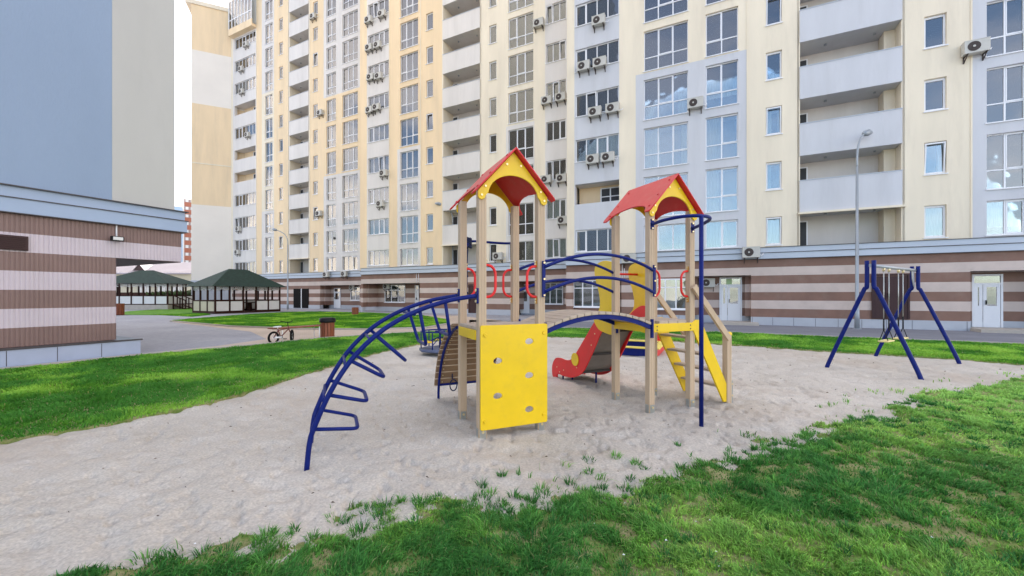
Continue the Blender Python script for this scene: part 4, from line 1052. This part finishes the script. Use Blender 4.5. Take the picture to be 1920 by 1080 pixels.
# climbing wall
vz = basis((1, 0, 0), (0, 0, 1), (0, -1, 0))
def at_v(v): return Matrix.Translation((0, v, 0)) @ vz
hole = lambda cx, cy: [(cx+.056*math.cos(t)*(1+.12*math.cos(t+.6)), cy+.040*math.sin(t)*(1 if math.sin(t) > 0 else .92)) for t in np.linspace(0, 2*math.pi, 20)[:-1]]
w = plate('climbing_panel', [rounded([(-.415, .11), (.405, .11), (.405, 1.255), (-.415, 1.255)], .02)]+[hole(a, c)[::-1] for a, c in ((.17, 1.06), (-.22, .86), (.17, .67), (-.22, .47), (.17, .28))], .02, M['yellow'], play, at_v(T1[1]-HP-.06))
for (a, c) in ((-.365, 1.15), (.36, 1.15), (-.365, .2), (.36, .2)):
    b = MB(); b.tube([(a, T1[1]-HP-.07, c), (a, T1[1]-HP-.082, c)], [.022, .016], 12); b.build('cap', M['yellow'], w)
# roofs
def roof(cx, cy):
    r = MB(); out = []
    n = 16
    g = [(0, 3.205), (.425, 2.735), (.425, 2.70)]
    g += [(.385+.042*math.cos(t), 2.69+.045*math.sin(t)) for t in np.linspace(0, -math.pi, 8)][1:]
    arch = [(.31*math.cos(t), 2.70+.245*math.sin(t)) for t in np.linspace(.12, math.pi-.12, 22)]
    left_ = [(-x, z) for x, z in g[::-1]]
    L = g+arch+left_[:-1]
    root = None
    for v in (cy-HP-.06, cy+HP+.06):
        p = plate('gable_board', [L], .02, M['yellow'], play, Matrix.Translation((cx, v, 0)) @ vz)
        s = -1 if v < cy else 1
        for (a, c) in ((.385, 2.69), (-.385, 2.69), (.34, 2.79), (-.34, 2.79), (.085, 3.06), (-.085, 3.06)):
            b = MB(); b.tube([(cx+a, v+s*.008, c), (cx+a, v+s*.02, c)], .012, 8); b.build('bolt', M['brass'], p)
    for sx in (-1, 1):
        dn = Vector((sx*.50, 0, -.545)).normalized(); al = Vector((0, 1, 0)); nn = al.cross(dn)
        v0, v1 = -HP-.14, HP+.14; ln = .735
        a = [(v0, 0), (v1, 0), (v1, ln-.03), (v1-.02, ln), (v1-.09, ln)]
        arc = [(.40*math.cos(t)*1.0, ln-.03-.17*math.sin(t)) for t in np.linspace(.0, math.pi, 16)]
        o = a+arc+[(v0+.09, ln), (v0+.02, ln), (v0, ln-.03)]
        Mx = basis(al, dn, nn, Vector((cx, cy, 3.235)))
        p = plate('roof_panel', [o], .018, M['roof_red'], play, Mx)
        for (q, t) in ((-.42, .1), (-.42, .4), (-.42, .62), (.42, .1), (.42, .4), (.42, .62)):
            b = MB(); c = Vector((cx, cy, 3.235))+al*q+dn*t; nq = nn*(1 if nn.z > 0 else -1); b.tube([c+nq*.005, c+nq*.02], .016, 8); b.build('cap', M['roof_red'], p)
roof(*T1); roof(*T2)
# climbing arch
arc = [(-.46, 1.585), (-.80, 1.525), (-1.15, 1.405), (-1.46, 1.225), (-1.715, .98), (-1.91, .68), (-2.05, .36), (-2.095, .2), (-2.125, -.12)]
root = None
for v in (-.37, .37):
    b = MB(); b.tube(smooth([(u, v, z) for u, z in arc], 8), .0245, 14)
    a = b.build('arch_tube', M['blue'], play)
    b = MB(); b.box(-.45, -.437+.004, v-.03, v+.03, 1.50, 1.67); b.build('mount_plate', M['blue'], a, bevel=.004)
    f = MB()
    for z in (1.525, 1.645): f.tube([(-.45, v, z), (-.465, v, z)], .015, 10)
    f.build('bolt', M['brass'], a)
starts = [(-2.06, .33), (-1.93, .64), (-1.735, .955), (-1.50, 1.19), (-1.07, 1.44), (-.80, 1.525)]
tips = [(-1.665, .25), (-1.575, .515), (-1.41, .745), (-1.19, .90), (-.975, 1.055), (-.715, 1.15)]
for (u0, z0), (u1, z1) in zip(starts, tips):
    P = rounded([(0, 0), (1, 0)], .1) if False else None
    pts = [(u0, -.37, z0)]
    d = Vector((u1-u0, 0, z1-z0)); A = Vector((u0, -.37, z0)); B = Vector((u0, .37, z0)); a1 = Vector((u1, -.25, z1)); b1 = Vector((u1, .22, z1))
    def rc(p, q, r_, k=.07): return [p+(q-p)*(1-k/(q-p).length)], [q+(r_-q)*(k/(r_-q).length)]
    pa = A+(a1-A)*(1-.07/(a1-A).length); pb = a1+(b1-a1)*(.07/(b1-a1).length); pc = b1+(a1-b1)*(.07/(b1-a1).length); pd = b1+(B-b1)*(.07/(B-b1).length)
    def q3(p, c, q): return [p*(1-t)**2+c*2*t*(1-t)+q*t*t for t in (0, .25, .5, .75, 1)]
    b = MB(); b.tube([A]+q3(pa, a1, pb)+q3(pc, b1, pd)+[B], .0185, 12); b.build('rung', M['blue'], play)
for (u0, z0) in starts[1:5]:
    b = MB(); b.tube([(u0-.05, -.37, z0-.05), (u0-.05, .37, z0-.05)], .014, 8); b.build('arch_spreader', M['blue'], play)
# bridge
NB = 15
def barc(t, h0, h1, u0=.37, u1=2.0): return u0+(u1-u0)*t, h0+(h1-h0)*(1-(2*t-1)**2)
for v in (-.37, .37):
    b = MB(); n = 24; prev = None
    top = [barc(i/n, 1.19, 1.345, .42, 1.98) for i in range(n+1)]
    b.prism([(u, z) for u, z in top]+[(u, z-.055) for u, z in top[::-1]], v-.02, v+.02, ax='y')
    a = b.build('bridge_beam', M['blue'], play)
    for u in (.39, 2.0): f = MB(); f.box(u-.01, u+.015, v-.04, v+.04, 1.02, 1.27); f.build('mount_plate', M['blue'], a)
    for zz, hi in ((1.92, 2.10), (1.63, 1.81)):
        b = MB(); b.tube([(barc(i/n, zz, hi)[0]+0*v, v*1.13 if 0 < i < n else v*1.12, barc(i/n, zz, hi)[1]) for i in range(n+1)], .020, 12); h = b.build('handrail', M['blue'], play)
    for u in (.36, 2.02):
        f = MB(); f.box(u-.02, u+.02, v*1.12-.008+(-.0 if v > 0 else 0), v*1.12+.008, 1.57, 1.99); p = f.build('rail_plate', M['blue'], play)
        f = MB(); s = -1 if v < 0 else 1
        for z in (1.59, 1.78, 1.97): f.tube([(u, v*1.12+s*.008, z), (u, v*1.12+s*.022, z)], .012, 8)
        f.build('bolt', M['brass'], p)
for i in range(NB):
    t0, t1 = i/NB, (i+1)/NB; u0, z0 = barc(t0+.004, 1.195, 1.35, .41, 1.985); u1, z1 = barc(t1-.004, 1.195, 1.35, .41, 1.985)
    b = MB(); b.prism([(u0, z0), (u1, z1), (u1, z1+.035), (u0, z0+.035)], -.40, .40, ax='y'); b.build('bridge_board', M['deck'], play)
# grab handles
def handle(u, v, s):
    b = MB(); z0, z1 = 1.57, 1.93
    b.tube(smooth([(u, v, z1), (u+s*.07, v, z1-.015), (u+s*.115, v, z1-.075), (u+s*.12, v, (z0+z1)/2), (u+s*.115, v, z0+.075), (u+s*.07, v, z0+.015), (u, v, z0)], 5), .0155, 10)
    o = b.build('grab_handle', M['red'], play)
    for z in (z0-.035, z1+.035): b = MB(); b.box(u-.004, u+.006, v-.016, v+.016, z-.045, z+.03); b.build('mount_plate', M['orange_zinc'], o)
    for z in (z0-.06, z0-.025, z1+.025, z1+.055): b = MB(); b.tube([(u+s*.006, v, z), (u+s*.018, v, z)], .012, 8); b.build('bolt', M['brass'], o)
for (cx, cy), sides in ((T1, (-1, 1)), (T2, (-1,))):
    for sy in sides:
        handle(cx-HP+.047, cy+sy*HP, 1); handle(cx+HP-.047, cy+sy*HP, -1)
# rope bar over the ramp + rope
yb = T1[1]+HP; KU = -.20
b = MB(); b.tube(smooth([(T1[0]-HP-.01, yb+.05, 2.10), (T1[0]-HP+.04, yb+.18, 2.14), (KU-.02, yb+.31, 2.28), (KU+.05, yb+.34, 2.33), (T1[0]+HP-.12, yb+.30, 2.32), (T1[0]+HP-.01, yb+.2, 2.31), (T1[0]+HP+.01, yb+.05, 2.30)], 6), .017, 12)
ra = b.build('rope_bar', M['blue'], play)
b = MB()
for sx in (-1, 1): b.box(T1[0]+sx*HP-.035, T1[0]+sx*HP+.035, yb+.047, yb+.056, 2.135+.1*sx, 2.265+.1*sx)
b.build('mount_plate', M['blue'], ra)
b = MB()
bu = -.24
b.tube(smooth([(KU, yb+.34, 2.32), (KU-.01, yb+.36, 2.1), (KU-.02, yb+.36, 1.6), (bu+.05, yb+.55, 1.25), (bu+.02, yb+.85, .85), (bu, yb+1.0, .5), (bu, yb+1.02, .32)], 6), .010, 8)
for z in (2.30, 2.27, 2.33, 2.25, 2.36): b.tube([(KU+.04*math.cos(t), yb+.34+.03*math.sin(t), z+.012*math.sin(2*t)) for t in np.linspace(0, 6.28, 12)[:-1]], .014, 6, closed=True)
for z in (1.85, 1.62): b.lathe((KU-.01, yb+.36, z), [(0, -.02), (.014, -.012), (.016, 0), (.014, .012), (0, .02)], 8)
b.tube([(bu+.02+.055*math.cos(t), yb+1.03, .22+.085*math.sin(t)) for t in np.linspace(0, 6.28, 16)[:-1]], .009, 7, closed=True)
b.build('climbing_rope', M['rope'], play)
# ramp
rp = [(.42, 1.18), (.60, 1.13), (.85, 1.0), (1.10, .80), (1.28, .58), (1.40, .34), (1.44, .22)]
cv = smooth([(0, a, z) for a, z in rp], 8)
for u in (-.44, .38):
    b = MB(); b.tube([(u, p.y, p.z) for p in cv]+[(u, 1.46, .12), (u, 1.46, -.05)], .019, 12); b.build('ramp_rail', M['blue'], play)
b = MB(); b.tube([(-.44, 1.445, .235), (.38, 1.445, .235)], .018, 12); b.build('ramp_crossbar', M['blue'], play)
L_ = [0]
for p, q in zip(cv, cv[1:]): L_.append(L_[-1]+(q-p).length)
def on(l):
    for i in range(len(cv)-1):
        if L_[i+1] >= l: t = (l-L_[i])/(L_[i+1]-L_[i]); return cv[i].lerp(cv[i+1], t)
    return cv[-1]
NS = 13
for i in range(NS):
    a = on(L_[-1]*(i+.04)/NS); c = on(L_[-1]*(i+.94)/NS); d = (c-a).normalized(); nn = Vector((0, -d.z, d.y)); nn = nn if nn.z > 0 else -nn
    if nn.y < 0: nn = -nn
    a = a+nn*.02; c = c+nn*.02
    b = MB(); q = [(a.y, a.z), (c.y, c.z), (c.y+nn.y*.03, c.z+nn.z*.03), (a.y+nn.y*.03, a.z+nn.z*.03)]
    b.prism(q, -.50, .44, 0, ax='x'); s = b.build('ramp_board', M['slat'], play)
    b = MB(); e = c-nn*.001; b.box(-.50, .44, e.y-.004, e.y+.034, e.z-.014, e.z-.003, 0); b.build('edge', M['slat_edge'], s)
    b = MB(); m_ = (a+c)/2; b.tube([(-.39, m_.y-nn.y*.004, m_.z-nn.z*.004), (-.39, m_.y-nn.y*.012, m_.z-nn.z*.012)], .009, 8); b.build('bolt', M['brass'], s)
# slide
cu, cy = T2
sl_top = [(.42, 1.40), (.62, 1.41), (.84, 1.30), (1.02, 1.14), (1.36, .78), (1.68, .46), (1.88, .38), (2.12, .385), (2.32, .35), (2.44, .20), (2.44, .02), (2.38, -.03)]
sl_bot = [(2.26, -.03), (2.22, .07), (1.98, .07), (1.66, .11), (1.36, .26), (1.08, .62), (.80, 1.02), (.58, 1.10), (.42, 1.13)]
pr = [(p.x, p.y) for p in smooth([(a, b_, 0) for a, b_ in sl_top], 5)]+[(p.x, p.y) for p in smooth([(a, b_, 0) for a, b_ in sl_bot], 5)]
uz = basis((0, 1, 0), (0, 0, 1), (1, 0, 0))
for u in (cu-.315, cu+.315):
    s = plate('slide_side', [pr], .022, M['red'], play, Matrix.Translation((u, 0, 0)) @ uz)
    sg = -1 if u < cu else 1
    b = MB()
    for (a, z) in ((1.1, .75), (1.0, .95), (1.55, .3), (2.0, .18), (2.25, .2), (2.15, .12)): b.tube([(u+sg*.01, a, z), (u+sg*.017, a, z)], .011, 8)
    b.build('bolt', M['brass'], s)
    b = MB(); b.tube([(u+sg*.012, 1.60, .44), (u+sg*.024, 1.60, .44)], .115, 24); b.build('disc', M['yellow'], s)
ch = smooth([(0, .40, 1.24), (0, .60, 1.22), (0, .84, 1.06), (0, 1.12, .70), (0, 1.40, .33), (0, 1.62, .19), (0, 1.95, .16), (0, 2.25, .14)], 5)
b = MB()
b.prism([(p.y, p.z) for p in ch]+[(p.y-.01, p.z-.02) for p in ch[::-1]], cu-.303, cu+.303, ax='x'); b.build('slide_chute', mat('steel_chute', (.19, .17, .15), .5, .15, 5, metal=.1), play)
for (a, z) in ((.82, 1.02), (1.16, .60), (1.44, .25)):
    b = MB(); b.box(cu-.303, cu+.303, a-.02, a+.02, z-.035, z-.0); b.build('slide_brace', M['slide_grey'], play)
for (u, a, z) in ((cu-.2, 1.9, .12), (cu+.05, 1.50, .2), (cu-.22, 2.2, .1)):
    b = MB(); b.tube([(u, a, -.05), (u, a, z)], .017, 8); b.build('slide_leg', M['blue'], play)
# slide entrance boards
ent = [(.42, 1.02), (.42, 2.02), (.50, 2.09), (.72, 2.13), (.92, 2.08), (.97, 1.97), (.93, 1.82), (.86, 1.66), (.82, 1.50), (.84, 1.36), (.92, 1.28), (1.0, 1.20), (.86, 1.04), (.6, .98)]
pe = [(p.x, p.y) for p in smooth([(a, b_, 0) for a, b_ in ent[1:]], 4)]+[(.42, .98)]
for u in (cu-.345, cu+.345): plate('slide_entrance_board', [pe], .02, M['yellow'], play, Matrix.Translation((u, 0, 0)) @ uz)
b = MB(); b.tube([(cu-.33, .74, 1.93), (cu+.33, .74, 1.93)], .017, 12); b.build('crossbar', M['red'], play)
# stairs
for v, w_ in ((-.37, 0), (.37, 0)):
    d = Vector((3.42-2.76, 0, .05-1.22)); st = [(2.80, 1.24), (2.90, 1.24), (3.46, .20), (3.46, .02), (3.36, .02), (2.74, 1.12), (2.74, 1.2)]
    b = MB(); b.prism(st, v-.015, v+.015, ax='y'); b.build('stringer', M['yellow'], play, bevel=.003)
for i in range(4):
    t = (i+.75)/4.6; u = 2.80+.66*t; z = 1.16-1.10*t
    b = MB(); b.box(u-.06, u+.12, -.354, .354, z-.03, z); b.build('tread', M['deck'], play, bevel=.003)
for v in (-.41, .41):
    d = Vector((3.42-2.74, 0, .98-1.72)); an = math.atan2(-d.z, d.x)
    Mx = Matrix.Translation((2.74, v, 1.70)) @ Matrix.Rotation(an, 4, 'Y')
    b = MB(); b.box(-.02, d.length+.02, -.022, .022, -.04, .045, 0, Mx); b.build('stair_rail', M['wpc'], play, bevel=.004)
for v in (-.355, .355):
    p = post(3.46, v, 1.0, False, 'stair_post')
    b = MB(); b.lathe((3.46, v, 1.0), [(.066, 0), (.068, .03), (.05, .045), (0, .05)], 16); b.build('post_cap', M['yellow'], p)
    b = MB(); b.box(3.515, 3.555, v-.022, v+.022, -.05, .32); b.box(3.506, 3.514, v-.04, v+.04, -.05, .30); b.build('anchor', M['steel'], p)
    b = MB(); [b.tube([(3.535, v-.022, z), (3.535, v-.036, z)], .014, 8) for z in (.10, .27)]; b.build('bolt', M['brass'], p)
# pole with ring
b = MB(); b.tube([(2.18, -1.03, -.05), (2.18, -1.03, 2.54)], .026, 14); b.build('fireman_pole', M['blue'], play)
yf = T2[1]-HP-.05
ring = smooth([(T2[0]-HP, yf, 2.54), (1.97, -.62, 2.545), (2.0, -.86, 2.55), (2.11, -1.0, 2.55), (2.28, -1.02, 2.55), (2.44, -.93, 2.545), (2.60, -.70, 2.54), (T2[0]+HP, yf, 2.53)], 6)
b = MB(); b.tube(ring, .0215, 12); rg = b.build('pole_ring', M['blue'], play)
for u in (T2[0]-HP, T2[0]+HP):
    b = MB(); f = MB()
    b.box(u-.032, u+.032, yf+.003, yf+.012-.008+.01, 2.47, 2.61)
    b.build('mount_plate', M['blue'], rg)
    for z in (2.485, 2.6): f = MB(); f.tube([(u, yf+.002, z), (u, yf-.012, z)], .013, 8); f.build('bolt', M['brass'], rg)

# ------------------------------------------------------------------ swing
SA = math.atan2(10.02-8.31, 9.9-7.3)
sw = empty('swing', (7.3, 8.31, 0), SA); tag(sw, 'blue four-legged swing frame with two seats on chains', 'swing')
for u in (0, 3.11):
    for s in (-1, 1):
        b = MB(); b.tube(smooth([(u, s*.055, 2.29), (u, s*.055, 1.80), (u, s*.08, 1.72), (u, s*.14, 1.60), (u, s*.64, .30), (u, s*.76, -.05)], 5), .04, 12); b.build('leg', M['blue'], sw)
b = MB(); b.tube([(-.02, 0, 2.19), (3.13, 0, 2.19)], .034, 14); cb = b.build('crossbar', M['lamp_grey'], sw)
for u, s in ((.12, 1), (2.99, -1)):
    b = MB(); b.prism([(u, 2.17), (u+s*.18, 2.17), (u+s*.13, 1.98), (u+s*.02, 1.82), (u-s*.05, 1.78)], -.008, .008, ax='y'); b.build('gusset', M['lamp_grey'], cb)
for c in (.98, 1.98):
    b = MB(); b.box(c-.22, c+.22, -.09, .09, .575, .61); s_ = b.build('seat', mat('swing_seat_yellow', (.72, .60, .25), .6), sw, bevel=.015)
    for q in (-.17, .17):
        b = MB(); b.tube([(c+q, 0, 1.08), (c+q, 0, 2.16)], .009, 6, 0); b.tube([(c+q, 0, .82), (c+q, 0, 1.08)], .014, 6, 1)
        for y in (-.07, .07): b.tube([(c+q, 0, .84), (c+q, y, .61)], .008, 6, 1)
        ch_ = b.build('chain', [M['steel'], M['black']], sw)
        b = MB(); b.cyl((c+q, 0), .025, 2.10, 2.17, 10); b.build('hanger', M['brass'], ch_)

# ------------------------------------------------------------------ carousel, sandbox
ca_ = empty('roundabout', (-1.93, 10.95, 0)); tag(ca_, 'small blue playground roundabout with yellow seats behind the climbing arch', 'roundabout')
b = MB(); b.cyl((0, 0), .56, .10, .17, 8); b.cyl((0, 0), .1, -.02, .10, 12); b.build('deck', M['rubber'], ca_)
b = MB(); b.tube([(.50*math.cos(t), .50*math.sin(t), .62) for t in np.linspace(0, 6.283, 25)[:-1]], .018, 8, closed=True)
b.build('hoop', M['blue'], ca_)
for k in range(6):
    t = k*math.pi/3+.3; b = MB(); b.tube([(.50*math.cos(t), .50*math.sin(t), .16), (.50*math.cos(t), .50*math.sin(t), .62)], .015, 8); b.tube([(.50*math.cos(t), .50*math.sin(t), .28), (.05*math.cos(t), .05*math.sin(t), .45)], .012, 8); b.build('upright', M['blue'], ca_)
for k in range(3):
    t = k*2*math.pi/3+3.6; Mx = Matrix.Rotation(t, 4, 'Z'); b = MB(); b.box(.24, .50, -.2, .2, .33, .36, 0, Mx); b.build('seat', M['yellow'], ca_, bevel=.01)
b = MB(); b.cyl((0, 0), .03, .17, .6, 12); b.cyl((0, 0), .14, .6, .63, 16); b.build('hub', M['blue'], ca_)
sb = empty('sandbox', (3.69, 10.37, 0), E_ANG); tag(sb, 'low square sandbox with yellow rim and blue side boards between the far tower posts', 'sandbox')
Ls = 1.7
b = MB(); b.box(-Ls, 0, 0, .04, 0, .2); b.build('side_board', M['blue'], sb)
b = MB(); b.box(-Ls, 0, Ls-.04, Ls, 0, .2); b.build('side_board', M['blue'], sb)
b = MB(); b.box(-.04, 0, .04, Ls-.04, 0, .2); b.build('side_board', M['red'], sb)
b = MB(); b.box(-Ls, -Ls+.04, .04, Ls-.04, 0, .2); b.build('side_board', M['red'], sb)
for (x0, x1, y0, y1) in ((-Ls-.06, .06, -.06, .14), (-Ls-.06, .06, Ls-.14, Ls+.06), (-.14, .06, .142, Ls-.142), (-Ls-.06, -Ls+.14, .142, Ls-.142)):
    b = MB(); b.box(x0, x1, y0, y1, .202, .235); b.build('rim', mat('pale_yellow_board', (.78, .62, .12), .6), sb, bevel=.005)
b = MB(); b.prism([(-.35, .24), (-.02, .24), (-.14, .52)], Ls+.02, Ls+.05, ax='y'); b.build('corner_board', M['red'], sb)

# ------------------------------------------------------------------ bench, bicycle, bins
x, y = W(498, 645); x2, y2 = W(577, 637.5)
an = math.atan2(y2-y, x2-x); be = empty('bench', (x, y+.35, 0), an); tag(be, 'backless reddish timber bench on thin pale legs behind the bicycle', 'bench')
Lb = 1.75
b = MB()
for k in range(3): b.box(-.05, Lb, -.2+.14*k, -.08+.14*k, .45, .49)
b.build('seat', M['wood_red'], be, bevel=.006)
for u in (.25, Lb-.2):
    b = MB()
    for yy in (-.17, .17): b.tube([(u, yy, 0), (u, yy, .45)], .014, 8)
    b.tube([(u, -.17, .02), (u, .17, .02)], .014, 8); b.build('leg', M['pvc'], be)
bx, by = W(513, 644.5); b2x, b2y = W(549, 640.5)
bk = empty('bicycle', (bx, by, 0), math.atan2(b2y-by, b2x-bx)+.12); tag(bk, "child's bicycle with white saddle and black tyres leaning at the bench", 'bicycle')
Lw = .70; rw = .195
for u, ang_ in ((0, 0), (Lw, R(38))):
    Mx = Matrix.Translation((u, 0, rw)) @ Matrix.Rotation(ang_, 4, 'Z')
    b = MB(); b.tube([Mx @ Vector((rw*.9*math.cos(t), 0, rw*.9*math.sin(t))) for t in np.linspace(0, 6.283, 29)[:-1]], .034, 8, closed=True); wh = b.build('wheel', M['tyre'], bk)
    b = MB(); b.tube([Mx @ Vector((rw*.78*math.cos(t), 0, rw*.78*math.sin(t))) for t in np.linspace(0, 6.283, 25)[:-1]], .009, 6, closed=True)
    for k in range(10):
        t = k*.628; b.tube([Mx @ Vector((0, 0, 0)), Mx @ Vector((rw*.78*math.cos(t), 0, rw*.78*math.sin(t)))], .004, 4)
    b.build('rim', M['pvc'], wh)
b = MB()
for p in ([(0, 0, rw), (.26, 0, .19)], [(0, 0, rw), (.18, 0, .42)], [(.26, 0, .19), (.16, 0, .46)], [(.26, 0, .19), (.56, 0, .43)], [(.18, 0, .42), (.56, 0, .46)], [(.55, 0, .55), (.60, 0, .38), (Lw, 0, rw)]): b.tube(p, .016, 8)
b.build('frame', M['bike_frame'], bk)
b = MB(); b.tube([(.0, -.05, rw), (.26, -.05, .19)], .028, 8); b.build('chain_guard', M['pvc'], bk)
b = MB(); b.tube([(.26, -.06, .19), (.26, .06, .19)], .035, 10); b.box(.30, .38, -.14, -.06, .12, .14); b.box(.14, .22, .06, .14, .24, .26); b.build('crank', M['black'], bk)
b = MB(); b.tube([(.155, 0, .46), (.15, 0, .52)], .012, 8); b.box(.03, .25, -.05, .05, .52, .56); b.build('saddle', M['pvc'], bk, bevel=.012)
b = MB(); b.tube([(.55, 0, .54), (.53, 0, .66)], .013, 8); b.tube(smooth([(.44, .22, .70), (.50, .12, .68), (.53, 0, .66), (.56, -.12, .68), (.50, -.24, .72)], 4), .013, 8); b.build('handlebar', M['black'], bk)
def bin_(x, y, s, label, lid=True):
    o = empty('litter_bin', (x, y, 0)); tag(o, label, 'litter bin', 'timber slatted litter bins')
    b = MB(); n = 14
    for k in range(n):
        t = 2*math.pi*k/n; b.box(.185*s, .205*s, -.038*s, .038*s, .03, .50*s, 0, Matrix.Rotation(t, 4, 'Z'))
    b.cyl((0, 0), .17*s, .02, .48*s, 16); b.build('body', M['wood_red'], o)
    if lid:
        b = MB(); b.lathe((0, 0, .505*s), [(0, 0), (.235*s, 0), (.245*s, .02), (.235*s, .13*s), (.15*s, .15*s), (0, .155*s)], 20); b.build('lid', M['black'], o)
    return o
x, y = W(614, 634); bin_(x, y, 1.15, 'reddish slatted litter bin with black lid at the path edge right of the bench')
x, y = W(666, 591); bin_(x, y, 1.2, 'small brown litter bin without lid on the far pavement by the oval lawn', False)
x, y = W(226, 591); bin_(x-.2, y, 1.8, 'brown litter bin at the foot of the striped corner near the far gazebo', False)
x, y = W(640, 576.5, 0); b = MB()
o = empty('bench', (x+2, y-4, 0), E_ANG); tag(o, 'low bench on the far pavement before the white ground-floor door', 'bench')
b = MB(); b.box(-.9, .9, -.2, .2, .42, .48); b.build('seat', M['wood_red'], o)
for q in (-.7, .7):
    b = MB(); b.box(q-.04, q+.04, -.16, .16, 0, .42); b.build('leg', M['black'], o)
